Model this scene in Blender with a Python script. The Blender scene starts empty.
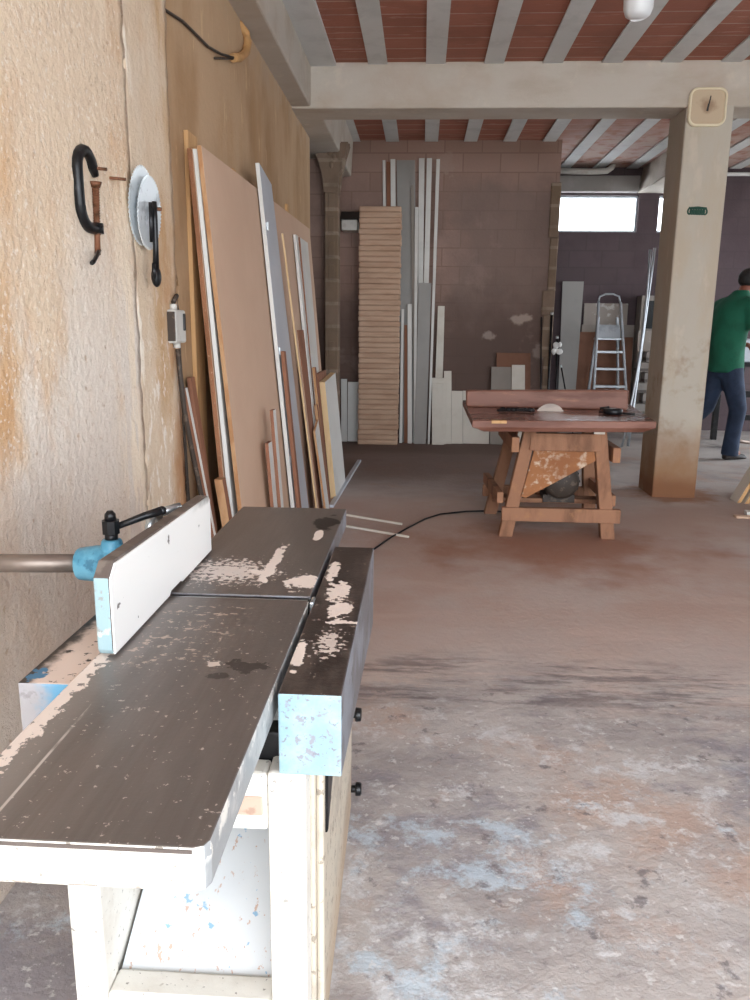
import bpy, math, random
from mathutils import Vector, Matrix
R = random.Random(7)
sc = bpy.context.scene
COL = sc.collection
PI = math.pi

# ------------------------------------------------------------------ materials
def srgb(h):
    h = h.lstrip('#')
    c = [int(h[i:i+2], 16) / 255 for i in (0, 2, 4)]
    return tuple(x / 12.92 if x <= .04045 else ((x + .055) / 1.055) ** 2.4 for x in c) + (1,)

def mat(name, base, rough=.8, metal=0.0, layers=(), bump=None, world=False, spec=.4):
    """base colour plus a list of noise-masked colour layers"""
    m = bpy.data.materials.new(name); m.use_nodes = True
    nt = m.node_tree; N = nt.nodes; L = nt.links
    bs = N['Principled BSDF']
    bs.inputs['Roughness'].default_value = rough
    bs.inputs['Metallic'].default_value = metal
    bs.inputs['Specular IOR Level'].default_value = spec
    if world:
        co = N.new('ShaderNodeNewGeometry').outputs['Position']
    else:
        co = N.new('ShaderNodeTexCoord').outputs['Object']
    sep = N.new('ShaderNodeSeparateXYZ'); L.new(co, sep.inputs[0])
    cur = N.new('ShaderNodeRGB'); cur.outputs[0].default_value = srgb(base); cur = cur.outputs[0]
    def math_(op, a, b):
        n = N.new('ShaderNodeMath'); n.operation = op
        for i, v in enumerate((a, b)):
            if isinstance(v, (int, float)): n.inputs[i].default_value = v
            else: L.new(v, n.inputs[i])
        return n.outputs[0]
    def ramp(v, lo, hi):
        n = N.new('ShaderNodeMapRange'); n.interpolation_type = 'SMOOTHSTEP'
        n.inputs['From Min'].default_value = min(lo, hi); n.inputs['From Max'].default_value = max(lo, hi)
        if lo > hi:
            n.inputs['To Min'].default_value = 1; n.inputs['To Max'].default_value = 0
        L.new(v, n.inputs['Value']); return n.outputs['Result']
    def noise(scale, stretch, detail, off=0, rgh=.6):
        mp = N.new('ShaderNodeMapping'); L.new(co, mp.inputs['Vector'])
        mp.inputs['Scale'].default_value = stretch
        mp.inputs['Location'].default_value = (off, off * .7, off * 1.3)
        n = N.new('ShaderNodeTexNoise'); n.inputs['Scale'].default_value = scale
        n.inputs['Detail'].default_value = detail; n.inputs['Roughness'].default_value = rgh
        L.new(mp.outputs[0], n.inputs['Vector']); return n
    roughs = []
    for k, l in enumerate(layers):
        f = None
        if 'spot' in l:                       # a blob of a given centre and half-axes, ragged by noise
            c, s = l['spot']
            nz = noise(l.get('scale', 30), (1, 1, 1), 4, k * 3.1)
            d = N.new('ShaderNodeVectorMath'); d.operation = 'SUBTRACT'
            L.new(co, d.inputs[0]); d.inputs[1].default_value = c
            dv = N.new('ShaderNodeVectorMath'); dv.operation = 'DIVIDE'
            L.new(d.outputs[0], dv.inputs[0]); dv.inputs[1].default_value = s
            ln = N.new('ShaderNodeVectorMath'); ln.operation = 'LENGTH'; L.new(dv.outputs[0], ln.inputs[0])
            a = math_('MULTIPLY', math_('SUBTRACT', nz.outputs['Fac'], .5), l.get('amp', 2.5))
            f = ramp(math_('ADD', ln.outputs['Value'], a), 1.05, l.get('soft', .85))
        elif l.get('kind') == 'wave':
            w = N.new('ShaderNodeTexWave'); mp = N.new('ShaderNodeMapping'); L.new(co, mp.inputs['Vector'])
            mp.inputs['Rotation'].default_value = l.get('rot', (0, 0, 0))
            L.new(mp.outputs[0], w.inputs['Vector']); w.bands_direction = l.get('dir', 'X')
            w.inputs['Scale'].default_value = l['scale']; w.inputs['Distortion'].default_value = l.get('dist', 0)
            w.inputs['Detail'].default_value = 2
            f = ramp(w.outputs['Fac'], l['lo'], l['hi'])
        elif 'scale' in l:
            n = noise(l['scale'], l.get('stretch', (1, 1, 1)), l.get('detail', 5), l.get('off', k * 5.3), l.get('nr', .6))
            f = ramp(n.outputs['Fac'], l['lo'], l['hi'])
        for (ax, lo, hi) in l.get('gate', ()):
            v = sep.outputs['XYZ'.index(ax)]
            if l.get('gn'):
                gnz = noise(l.get('gs', 3), (1, 1, 1), 5, 11.7 + k)
                v = math_('ADD', v, math_('MULTIPLY', math_('SUBTRACT', gnz.outputs['Fac'], .5), l['gn']))
            g = ramp(v, lo, hi)
            f = g if f is None else math_('MULTIPLY', f, g)
        if l.get('fac', 1) != 1: f = math_('MULTIPLY', f, l['fac'])
        mx = N.new('ShaderNodeMix'); mx.data_type = 'RGBA'
        L.new(f, mx.inputs[0]); L.new(cur, mx.inputs[6])
        mx.inputs[7].default_value = srgb(l['col']); cur = mx.outputs[2]
        if 'rough' in l: roughs.append((f, l['rough']))
        if 'metal' in l:
            L.new(math_('MULTIPLY', math_('SUBTRACT', 1.0, f), metal), bs.inputs['Metallic'])
    L.new(cur, bs.inputs['Base Color'])
    if roughs:
        rr = None
        for f, rv in roughs:
            mx = N.new('ShaderNodeMix'); mx.data_type = 'FLOAT'
            L.new(f, mx.inputs[0])
            if rr is None: mx.inputs[2].default_value = rough
            else: L.new(rr, mx.inputs[2])
            mx.inputs[3].default_value = rv; rr = mx.outputs[0]
        L.new(rr, bs.inputs['Roughness'])
    if bump:
        n = noise(bump[0], bump[2] if len(bump) > 2 else (1, 1, 1), 6, 2.2, .65)
        b = N.new('ShaderNodeBump'); b.inputs['Strength'].default_value = bump[1]; b.inputs['Distance'].default_value = .02
        L.new(n.outputs['Fac'], b.inputs['Height']); L.new(b.outputs[0], bs.inputs['Normal'])
    return m

def brick_mat(name, c1, c2, mortar, bw, bh, axes='XZ', msize=.012, layers=(), rough=.9, off=.5):
    """brick pattern in world units on a wall plane"""
    m = mat(name, c1, rough, 0, layers, (40, .25), True)
    nt = m.node_tree; N = nt.nodes; L = nt.links
    g = N.new('ShaderNodeNewGeometry'); s = N.new('ShaderNodeSeparateXYZ'); L.new(g.outputs['Position'], s.inputs[0])
    c = N.new('ShaderNodeCombineXYZ')
    L.new(s.outputs['XYZ'.index(axes[0])], c.inputs[0]); L.new(s.outputs['XYZ'.index(axes[1])], c.inputs[1])
    b = N.new('ShaderNodeTexBrick'); L.new(c.outputs[0], b.inputs['Vector'])
    b.offset = off
    b.inputs['Scale'].default_value = 1; b.inputs['Brick Width'].default_value = bw; b.inputs['Row Height'].default_value = bh
    b.inputs['Mortar Size'].default_value = msize; b.inputs['Mortar Smooth'].default_value = .4
    b.inputs['Color1'].default_value = srgb(c1); b.inputs['Color2'].default_value = srgb(c2); b.inputs['Mortar'].default_value = srgb(mortar)
    rgb = [n for n in N if n.type == 'RGB'][0]
    for l in list(rgb.outputs[0].links):
        to = l.to_socket; L.remove(l); L.new(b.outputs['Color'], to)
    return m

M = {}
M['plaster'] = mat('rough_plaster', '#dcc7ae', .95, 0, [
    dict(col='#c7955f', scale=1.5, lo=.47, hi=.62, stretch=(1, 1, .5), detail=8, fac=.8),
    dict(col='#dcc7ae', scale=4, lo=.5, hi=.64, stretch=(1, 1.3, .45), detail=9, fac=.85, off=13),
    dict(col='#ddd3c8', scale=1.9, lo=.47, hi=.58, stretch=(1, 1, .5), detail=9, fac=.9, off=31, gate=[('Z', 1.75, 1.1)], gn=.7),
    dict(col='#b9a497', scale=3.4, lo=.45, hi=.62, gate=[('Z', 1.0, .4)], gn=.6, fac=.8, detail=8),
    dict(col='#eee5da', scale=75, lo=.56, hi=.66, fac=.6, detail=4), dict(col='#d3c6ba', gate=[('Z', 1.2, .85)], scale=1.6, lo=.3, hi=.5, gn=.5, fac=.75, detail=8),
    dict(col='#a98a6c', scale=38, lo=.62, hi=.7, fac=.55, off=9),
    dict(col='#ead9c2', scale=7, lo=.5, hi=.6, stretch=(1, 2, .3), gate=[('Y', 2.3, 2.5)], gn=.2, fac=.8),
    ], (38, .6), True)
M['plaster_strip'] = mat('pale_plaster_strip', '#d5c0a7', .95, 0, [
    dict(col='#bd966a', scale=2.1, lo=.45, hi=.62, stretch=(1, 1, .4), detail=7, gate=[('Y', 2.66, 2.82)], gn=.2, fac=.9),
    dict(col='#d9c8b3', scale=6, lo=.48, hi=.62, stretch=(1, 1, .5), detail=8, fac=.7),
    dict(col='#ece3d8', scale=30, lo=.54, hi=.64, stretch=(1, 1, .5), fac=.85, gate=[('Z', 1.55, 1.05)], gn=.5),
    dict(col='#efe6d8', scale=9, lo=.53, hi=.60, stretch=(1, 2, .35), fac=.8, gate=[('Y', 2.68, 2.57)], gn=.16),
    dict(col='#b5875c', scale=2.2, lo=.36, hi=.56, fac=.8, gate=[('Y', 2.80, 2.9), ('Z', 1.75, 1.4)], gn=.2),
    dict(col='#ad825e', scale=2.2, lo=.3, hi=.5, fac=.85, gate=[('Y', 2.88, 2.97), ('Z', 1.15, .9)], gn=.15),
    ], (40, .55), True)
M['plaster_tan'] = mat('tan_plaster', '#b79a7b', .92, 0, [
    dict(col='#9a7854', scale=1.6, lo=.42, hi=.65, stretch=(1, 1, .5), detail=6, fac=.8),
    dict(col='#b08d66', scale=3, lo=.5, hi=.7, stretch=(1, 1, .3), fac=.6),
    dict(col='#c9ab86', scale=16, lo=.62, hi=.68, stretch=(1, 1, .22), fac=.7),
    dict(col='#b39c85', scale=4, lo=.4, hi=.6, gate=[('Z', 2.55, 2.8)], gn=.25, fac=.8),
    ], (30, .25), True)
M['concrete'] = mat('bare_concrete', '#bdb5ab', .9, 0, [
    dict(col='#b0a496', scale=2.5, lo=.45, hi=.65, stretch=(.5, 1, 1.4), detail=7, fac=.8),
    dict(col='#cbc1b3', scale=7, lo=.55, hi=.7, detail=8, fac=.6),
    dict(col='#b09e8c', scale=1.3, lo=.5, hi=.7, fac=.6),
    ], (35, .25), True)
M['pillar'] = mat('pillar_concrete', '#b4ac9f', .9, 0, [
    dict(col='#b3a592', scale=2.5, lo=.45, hi=.65, stretch=(1.5, 1, .4), detail=7, fac=.8),
    dict(col='#c3b8a8', scale=8, lo=.55, hi=.7, stretch=(1, 1, .4), fac=.6),
    dict(col='#8d6746', gate=[('Z', .75, .1)], gn=.6, fac=.95),
    dict(col='#7a5137', gate=[('Z', .22, .06)], gn=.12, fac=.85),
    dict(col='#8c7155', scale=3, lo=.52, hi=.66, gate=[('Z', 1.7, 1.1)], gn=.5, fac=.6),
    ], (35, .2), True)
M['rib'] = mat('rib_concrete', '#d0d2d2', .85, 0, [
    dict(col='#bcbebe', scale=5, lo=.45, hi=.7, fac=.6), dict(col='#dcdcda', scale=14, lo=.58, hi=.7, fac=.5)], (40, .1), True)
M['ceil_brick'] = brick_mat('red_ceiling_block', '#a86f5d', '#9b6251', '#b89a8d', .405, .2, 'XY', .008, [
    dict(col='#936353', scale=4, lo=.45, hi=.65, stretch=(1, 1.5, 1), fac=.7),
    dict(col='#b98f80', scale=5, lo=.6, hi=.68, stretch=(.6, 4, 1), fac=.8),
    dict(col='#7d4a3e', scale=60, lo=.5, hi=.6, stretch=(.05, 1, 1), fac=.12), dict(col='#c0aca2', scale=6, lo=.3, hi=.55, gate=[('Y', 7.6, 9.0), ('X', 1.1, 1.7)], gn=.4, fac=.75)], .85, 0)  # last layer: glow of the back window on the blocks, painted as paler colour
M['back_brick'] = brick_mat('dusty_back_brick', '#a0857a', '#967b6f', '#8c7266', .39, .19, 'XZ', .008, [
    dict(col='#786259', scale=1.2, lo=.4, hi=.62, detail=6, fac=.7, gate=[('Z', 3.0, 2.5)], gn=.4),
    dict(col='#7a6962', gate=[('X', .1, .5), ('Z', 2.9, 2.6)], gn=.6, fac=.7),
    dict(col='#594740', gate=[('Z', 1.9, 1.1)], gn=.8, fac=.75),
    dict(col='#a08a80', scale=2.2, lo=.6, hi=.7, fac=.3),
    dict(col='#b7a79c', spot=((1.07, 8.8, 1.36), (.13, 1, .06)), scale=12, amp=2, soft=.5, fac=.7),
    dict(col='#b0a198', spot=((.72, 8.8, 1.17), (.1, 1, .055)), scale=12, amp=2, soft=.5, fac=.6),
    dict(col='#a3958c', spot=((1.3, 8.8, 1.0), (.08, 1, .11)), scale=12, amp=2, soft=.5, fac=.5),
    dict(col='#a59085', spot=((.2, 8.8, 2.92), (.11, 1, .14)), scale=14, amp=3, soft=.5, fac=.45)], .92)
M['dark_wall'] = brick_mat('dark_far_block', '#5a4d50', '#55494b', '#514648', .4, .2, 'XZ', .01, [
    dict(col='#4c3f43', scale=1.4, lo=.4, hi=.6, fac=.7)], .92)
M['grey_wall'] = mat('grey_side_wall', '#8d8986', .9, 0, [dict(col='#77716c', scale=2, lo=.4, hi=.6, fac=.6)], (30, .2), True)
M['pale_wall'] = mat('pale_bluish_wall', '#9aa0a0', .9, 0, [dict(col='#7d7470', gate=[('Z', 2.2, 1.9)], gn=.1)], None, True)
M['hollow'] = brick_mat('hollow_block_pier', '#7d6a5c', '#75624f', '#8b7b6c', .5, .21, 'XZ', .02, [
    dict(col='#6a594b', scale=5, lo=.45, hi=.65, fac=.6)], .92)
M['floor'] = mat('dusty_concrete_floor', '#b3aca8', .8, 0, [
    dict(col='#98918f', scale=1.3, lo=.42, hi=.6, stretch=(1, 1.4, 1), detail=10, fac=.85, nr=.68),
    dict(col='#858086', scale=2.4, lo=.5, hi=.62, stretch=(1, 1.5, 1), detail=10, fac=.75, nr=.7, gate=[('Y', 3.0, 2.5)], gn=.6),
    dict(col='#b39a8b', scale=1.7, lo=.5, hi=.64, detail=10, fac=.75, off=61, nr=.68),
    dict(col='#cbcbcc', scale=7, lo=.52, hi=.64, detail=10, fac=.85, nr=.74, gate=[('Y', 2.75, 2.2)], gn=.9, off=17),
    dict(col='#bccbd6', scale=3.2, lo=.54, hi=.64, detail=10, fac=.75, nr=.75, gate=[('Y', 2.3, 1.9)], gn=.9, off=41),
    dict(col='#6b6568', scale=11, lo=.58, hi=.66, detail=8, fac=.7, nr=.7, gate=[('Y', 3.0, 2.5)], gn=.6),
    dict(col='#d6d4d2', scale=34, lo=.6, hi=.68, detail=6, fac=.6, gate=[('Y', 2.8, 2.3)], gn=.6),
    # the band of reddish sawdust between the planer and the saw
    dict(col='#bba9a0', gate=[('Y', 2.5, 3.0), ('Y', 6.6, 5.4)], gn=.9, gs=1.6, fac=.75, rough=.95),
    dict(col='#b09486', scale=1.1, lo=.38, hi=.58, gate=[('Y', 2.9, 3.6), ('Y', 6.2, 5.2)], gn=.9, fac=.7, detail=8),
    dict(col='#95664f', spot=((.9, 4.6, 0), (1.05, .75, 1)), scale=2.2, amp=1.8, soft=.2, fac=.85),
    dict(col='#bfa99f', scale=2.2, lo=.52, hi=.66, stretch=(.7, 2, 1), gate=[('Y', 2.2, 2.7), ('Y', 4.4, 3.4)], gn=.6, fac=.6, detail=9),
    # scuffed lines where the two pours meet
    dict(col='#6a6060', scale=4.2, lo=.47, hi=.6, stretch=(.7, 3.4, 1), detail=9, nr=.7, gate=[('Y', 2.45, 2.58), ('Y', 3.0, 2.82)], gn=.25, fac=.7),
    dict(col='#c9b7ad', scale=3.2, lo=.5, hi=.62, stretch=(.6, 3.4, 1), detail=9, nr=.7, gate=[('Y', 2.45, 2.6), ('Y', 3.05, 2.8)], gn=.25, fac=.55, off=71),
    # darker brown tone towards the back left
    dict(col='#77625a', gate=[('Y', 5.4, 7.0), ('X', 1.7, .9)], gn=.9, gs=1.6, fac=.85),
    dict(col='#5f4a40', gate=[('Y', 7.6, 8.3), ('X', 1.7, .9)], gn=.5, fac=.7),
    dict(col='#b3aca6', scale=1.7, lo=.42, hi=.6, gate=[('Y', 5.9, 6.6), ('X', 1.5, 2.0)], gn=.7, fac=.9),  # daylit floor at back right, its brightness painted into the colour
    dict(col='#946e54', spot=((2.0, 6.2, 0), (.42, .42, 1)), scale=5, amp=1.5, soft=.4, fac=.9),
    dict(col='#866d60', gate=[('X', 1.9, 2.6), ('Y', 3.4, 4.2), ('Y', 6.1, 5.5)], gn=.8, fac=.6),
    ], (30, .35), True)
M['outside'] = mat('outside_pavement', '#d8d4cc', .9, 0, [dict(col='#c6c1b8', scale=1, lo=.4, hi=.6)], None, True)

# machine
DUST = '#e0d4cb'
M['steel_top'] = mat('worn_planer_top', '#67605c', .34, .3, [
    dict(col='#746c67', scale=5, lo=.4, hi=.65, stretch=(3, .7, 1), detail=8, fac=.7),
    dict(col='#5d534e', scale=130, lo=.45, hi=.6, stretch=(1, .03, 1), fac=.25),
    dict(col='#8d8783', gate=[('X', -.4, -.46), ('Y', 1.4, 1.34)], gn=.03, fac=.7),
    dict(col='#c9bdb4', scale=110, lo=.64, hi=.68, fac=.8, rough=.8, gate=[('Y', .6, .7), ('Y', 1.38, 1.2)], gn=.2),
    dict(col='#cbb8aa', scale=60, lo=.59, hi=.62, stretch=(1, 1.4, 1), fac=.8, rough=.8, gate=[('X', -.28, -.34), ('Y', 1.02, 1.1), ('Y', 1.36, 1.3)], gn=.1),
    dict(col=DUST, spot=((-.478, .98, .78), (.012, .34, 1)), scale=60, amp=5.5, soft=.95, rough=.95),
    dict(col='#cfc6be', scale=30, lo=.42, hi=.5, stretch=(1, .15, 1), gate=[('X', -.4315, -.430), ('X', -.4265, -.428), ('Y', 1.15, 1.05)], fac=.8, rough=.8),
    dict(col='#221c1a', spot=((-.245, 1.08, .78), (.034, .022, 1)), scale=38, amp=4, rough=.5, fac=.6),
    dict(col='#26201d', spot=((-.285, 1.045, .78), (.018, .012, 1)), scale=30, amp=2, rough=.5, fac=.55),
    dict(col='#d2c3b8', spot=((-.300, 1.085, .78), (.014, .010, 1)), scale=70, amp=3, rough=.9, fac=.9),
    dict(col=DUST, spot=((-.305, 1.60, .78), (.012, .13, 1)), scale=55, amp=2.8, soft=.95, rough=.95),
    dict(col=DUST, spot=((-.315, 1.53, .78), (.03, .016, 1)), scale=55, amp=2.8, soft=.95, rough=.95),
    dict(col=DUST, spot=((-.385, 1.53, .78), (.07, .06, 1)), scale=85, amp=6, soft=.95, rough=.95, fac=.85),
    dict(col=DUST, spot=((-.225, 1.475, .78), (.034, .045, 1)), scale=50, amp=3.5, soft=.95, rough=.95),
    dict(col=DUST, spot=((-.238, 1.83, .78), (.011, .05, 1)), scale=30, amp=1.5, soft=.95, rough=.95),
    dict(col='#1c1716', spot=((-.232, 1.96, .78), (.03, .075, 1)), scale=20, amp=2.6, rough=.5, fac=.85),
    ], (120, .05), True)
M['ledge_top'] = mat('worn_ledge_top', '#3f3734', .3, .3, [
    dict(col='#5d534e', scale=8, lo=.42, hi=.62, stretch=(2, .8, 1), detail=8, fac=.8),
    dict(col=DUST, spot=((-.135, 1.335, .78), (.022, .045, 1)), scale=55, amp=3.2, soft=.95, rough=.95),
    dict(col=DUST, spot=((-.148, 1.43, .78), (.022, .05, 1)), scale=55, amp=3.2, soft=.95, rough=.95),
    dict(col=DUST, spot=((-.172, 1.56, .78), (.011, .06, 1)), scale=55, amp=3.2, soft=.95, rough=.95),
    dict(col=DUST, spot=((-.12, 1.27, .78), (.035, .008, 1)), scale=55, amp=3.2, soft=.95, rough=.95),
    dict(col=DUST, spot=((-.180, 1.13, .78), (.010, .06, 1)), scale=55, amp=3.2, soft=.95, rough=.95),
    dict(col=DUST, spot=((-.135, 1.18, .78), (.016, .04, 1)), scale=95, amp=7, soft=.95, rough=.95, fac=.8),
    dict(col='#b5a79c', scale=60, lo=.64, hi=.68, stretch=(1, .6, 1), rough=.9, fac=.8),
    ], (90, .06), True)
M['arm_top'] = mat('dusty_arm_top', '#37302d', .45, .3, [
    dict(col='#d8c6ba', gate=[('X', -.565, -.54)], gn=.05, gs=45, fac=1, rough=.95),
    dict(col='#3b342f', scale=60, lo=.6, hi=.66, rough=.6),
    dict(col='#4f7ea0', spot=((-.555, 1.05, .76), (.012, .02, 1)), scale=60, amp=4, rough=.6)], (90, .05), True)
M['ledge_side'] = mat('worn_grey_side', '#6d6a6c', .5, .2, [dict(col='#8a8f98', scale=6, lo=.45, hi=.6, fac=.7),
    dict(col='#4a4442', scale=20, lo=.58, hi=.66, fac=.7)], (80, .08), True)
M['blue_paint'] = mat('chipped_pale_blue_paint', '#86a2ad', .55, 0, [
    dict(col='#a4bdc4', scale=14, lo=.45, hi=.65, fac=.6),
    dict(col='#85838a', scale=70, lo=.55, hi=.62, fac=.9), dict(col='#7b7a82', scale=110, lo=.6, hi=.64, fac=.9)], (90, .08), True)
M['blue_worn'] = mat('worn_grey_blue_paint', '#9d9a9c', .6, 0, [
    dict(col='#5f97b8', gate=[('X', -.545, -.51)], gn=.07, gs=25),
    dict(col='#7f7a7c', scale=40, lo=.55, hi=.65, fac=.7)], (90, .08), True)
M['blue_dark'] = mat('blue_casting_paint', '#4b8aa5', .4, 0, [
    dict(col='#6ba6bd', scale=14, lo=.5, hi=.62, fac=.7), dict(col='#2f6079', scale=22, lo=.6, hi=.68, fac=.7),
    dict(col='#c9c0b8', scale=24, lo=.68, hi=.71, fac=.9)], (60, .1), True)
M['white_paint'] = mat('chipped_white_paint', '#dbd7cf', .6, 0, [
    dict(col='#c4bbae', scale=7, lo=.48, hi=.66, fac=.6), dict(col='#837d76', scale=110, lo=.64, hi=.67, fac=.85),
    dict(col='#6f655b', scale=40, lo=.60, hi=.63, fac=.9, gate=[('Z', .7735, .776)], gn=.006, gs=60),
    dict(col='#8a7f74', scale=40, lo=.52, hi=.56, fac=.9, gate=[('Z', .7345, .7325), ('Z', .72, .725)], gn=.006, gs=60),
    dict(col='#aea498', scale=30, lo=.67, hi=.70, fac=.7)], (80, .07), True)
M['white_side'] = mat('dirty_white_paint', '#bfb4a3', .7, 0, [
    dict(col='#a3978a', scale=9, lo=.48, hi=.64, stretch=(1, .4, 1), fac=.8), dict(col='#82766a', scale=50, lo=.58, hi=.63, fac=.8),
    dict(col='#a88d72', gate=[('Z', .2, .03)], gn=.1, fac=.6)], (80, .1), True)
M['table_side'] = mat('peeled_table_side', '#9d9fa0', .5, .2, [
    dict(col='#e8e4dc', scale=32, lo=.55, hi=.58, fac=.95, gate=[('Z', .752, .768)], gn=.02, gs=40),
    dict(col='#7d7b7b', scale=22, lo=.54, hi=.62, fac=.7), dict(col='#c9c7c4', scale=9, lo=.5, hi=.6, fac=.6)], (80, .06), True)
M['chute'] = mat('speckled_white_chute', '#d0d2d4', .5, 0, [
    dict(col='#bd9a84', scale=80, lo=.615, hi=.64, stretch=(1, .6, .6), fac=.85), dict(col='#7fa8c6', scale=45, lo=.65, hi=.67, fac=.9),
    dict(col='#bfc2c6', scale=3, lo=.45, hi=.65, fac=.6)], None, True)
M['laminate'] = mat('white_fence_laminate', '#f0efec', .35, 0, [
    dict(col='#5a5652', scale=24, lo=.68, hi=.70, fac=.9),
    dict(col='#8a8783', gate=[('Z', .895, .912), ('Y', 1.5, 1.63)], gn=.03, gs=40, fac=.8)], None, True)
M['fence_edge'] = mat('worn_fence_steel', '#5f5550', .5, .2, [dict(col='#7d736c', scale=20, lo=.5, hi=.62, fac=.7)], (80, .06), True)
M['fence_blue'] = mat('peeled_blue_fence_end', '#8fa7ad', .6, 0, [dict(col='#8a8984', scale=50, lo=.54, hi=.62, fac=.9),
    dict(col='#cfe0e0', scale=30, lo=.58, hi=.66, fac=.7)], (80, .1), True)
M['black_metal'] = mat('black_metal', '#1b1b1d', .35, .3, [dict(col='#3a3a3c', scale=25, lo=.55, hi=.66, fac=.6)])
M['dark_plastic'] = mat('black_plastic', '#131315', .35)
M['grey_steel'] = mat('grey_steel_bar', '#84776e', .42, .6, [dict(col='#5f544d', scale=10, lo=.5, hi=.65, stretch=(.3, 1, 1), fac=.6)])
M['bright_steel'] = mat('bright_steel', '#c4cacd', .3, .85, [dict(col='#8d9194', scale=14, lo=.5, hi=.7, fac=.5)])
M['blade'] = mat('saw_blade_steel', '#dfe6ea', .3, .45, [dict(col='#6f777c', scale=12, lo=.52, hi=.66, fac=.5),
    dict(col='#4a5054', scale=20, lo=.6, hi=.68, fac=.5)])
M['rust'] = mat('rusty_screw', '#7a4f38', .6, .3, [dict(col='#54351f', scale=40, lo=.48, hi=.6), dict(col='#9a7460', scale=60, lo=.6, hi=.68, fac=.6)])
M['wood'] = mat('sawn_pine', '#c29a6c', .75, 0, [dict(col='#a87e52', scale=30, lo=.45, hi=.62, stretch=(1, 1, .06), fac=.7)])
M['pale_wood'] = mat('pale_wood_edge', '#d2b48a', .75, 0, [dict(col='#b99669', scale=30, lo=.5, hi=.65, stretch=(1, 1, .06), fac=.6)])
M['mdf'] = mat('brown_mdf_face', '#c6a891', .8, 0, [dict(col='#bc9d86', scale=1.2, lo=.42, hi=.62, fac=.6)])
M['mdf_edge'] = mat('raw_mdf_edge', '#b8906b', .85, 0, [dict(col='#a06f48', scale=18, lo=.45, hi=.62, stretch=(1, 1, .3), fac=.7)])
M['rough_mdf'] = mat('ragged_mdf_edge', '#98694c', .9, 0, [dict(col='#caa58c', scale=60, lo=.62, hi=.66, fac=.9), dict(col='#7d5238', scale=8, lo=.45, hi=.6, stretch=(1, 1, .3), fac=.7)], (80, .4))
M['red_brown'] = mat('red_brown_board', '#8b5f49', .8, 0, [dict(col='#77503c', scale=12, lo=.45, hi=.62, stretch=(1, 1, .1), fac=.7)])
M['white_board'] = mat('white_melamine', '#d3d2ce', .45, 0, [dict(col='#bdbab4', scale=2, lo=.45, hi=.65, fac=.5)])
M['cream_board'] = mat('cream_melamine', '#cfc9be', .5, 0, [dict(col='#b9b0a0', scale=3, lo=.45, hi=.65, fac=.5)])
M['blue_white'] = mat('bluish_white_plank', '#b9bec6', .4, 0, [dict(col='#aab0ba', scale=2, lo=.45, hi=.65, fac=.5)])
M['grey_board'] = mat('grey_melamine', '#94918d', .5, 0, [dict(col='#8a8783', scale=3, lo=.45, hi=.65, fac=.5)])
M['dim_board'] = mat('grey_beige_board', '#8f877f', .6, 0, [dict(col='#827a72', scale=3, lo=.45, hi=.65, fac=.5)])
M['stack'] = mat('stacked_mdf_strip', '#c2a48d', .85, 0, [dict(col='#b3937c', scale=6, lo=.42, hi=.62, stretch=(.4, 1, 2), fac=.8)], None, True)
M['saw_wood'] = mat('old_reddish_saw_wood', '#80584a', .55, 0, [
    dict(col='#5e3526', scale=9, lo=.45, hi=.62, stretch=(.2, 1, 1), detail=7, fac=.8), dict(col='#a5765a', scale=20, lo=.58, hi=.7, stretch=(.2, 1, 1), fac=.5)], (40, .1))
M['saw_top'] = mat('worn_saw_table_top', '#7a5245', .24, 0, [
    dict(col='#54302a', scale=7, lo=.45, hi=.62, stretch=(.3, 1, 1), detail=7, fac=.8, rough=.3)], (40, .05))
M['saw_leg'] = mat('dusty_saw_frame_wood', '#946b52', .85, 0, [
    dict(col='#6a4a38', scale=7, lo=.45, hi=.65, stretch=(1, 1, .25), fac=.8), dict(col='#a37552', scale=12, lo=.55, hi=.7, fac=.6)], (50, .15))
M['saw_panel'] = mat('scuffed_orange_panel', '#97643f', .8, 0, [
    dict(col='#cbb8a2', scale=20, lo=.5, hi=.66, stretch=(1, 1, 1.2), detail=8, fac=.85), dict(col='#7f4f30', scale=6, lo=.45, hi=.65, fac=.6)])
M['alu'] = mat('aluminium', '#a8adb2', .35, .6, [dict(col='#83898d', scale=9, lo=.5, hi=.65, fac=.5)])
M['box_grey'] = mat('pale_grey_plastic', '#c2bfb9', .5, 0, [dict(col='#aaa59d', scale=20, lo=.52, hi=.68, fac=.5)])
M['dark_cable'] = mat('dark_cable_sheath', '#3a3029', .6, 0, [dict(col='#6a5a4d', scale=30, lo=.55, hi=.65, fac=.6)])
M['tan_cable'] = mat('tan_cable_sheath', '#a07d56', .7)
M['conduit'] = mat('tan_conduit', '#b48a5a', .75, 0, [dict(col='#8f6a44', scale=12, lo=.5, hi=.65, fac=.6)])
M['cream_frame'] = mat('cream_clock_frame', '#ddd1b4', .5)
M['clock_face'] = mat('dusty_clock_face', '#bba78d', .6, 0, [dict(col='#8d6f57', spot=((0, 0, .14), (.075, 1, .06)), scale=14, amp=1.5, soft=.3, fac=.75)])
M['dark_hand'] = mat('dark_clock_hand', '#23201f', .5)
M['green_paint'] = mat('dark_green_paint', '#24483c', .8)
M['vent'] = mat('dusty_vent', '#b79d8c', .9, 0, [dict(col='#96796a', scale=40, lo=.5, hi=.62, fac=.7)])
M['bulb'] = mat('frosted_bulb_glass', '#d2d5d8', .3, 0, [])
M['white_plastic'] = mat('white_plastic', '#e2e2e0', .5)
M['skin'] = mat('brown_skin', '#7e4a38', .55, 0, [dict(col='#74422f', scale=9, lo=.45, hi=.6, fac=.5)])
M['hair'] = mat('black_hair', '#12100f', .5, 0, [dict(col='#25201d', scale=80, lo=.5, hi=.6, stretch=(1, 1, .2), fac=.6)], (120, .4))
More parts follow.
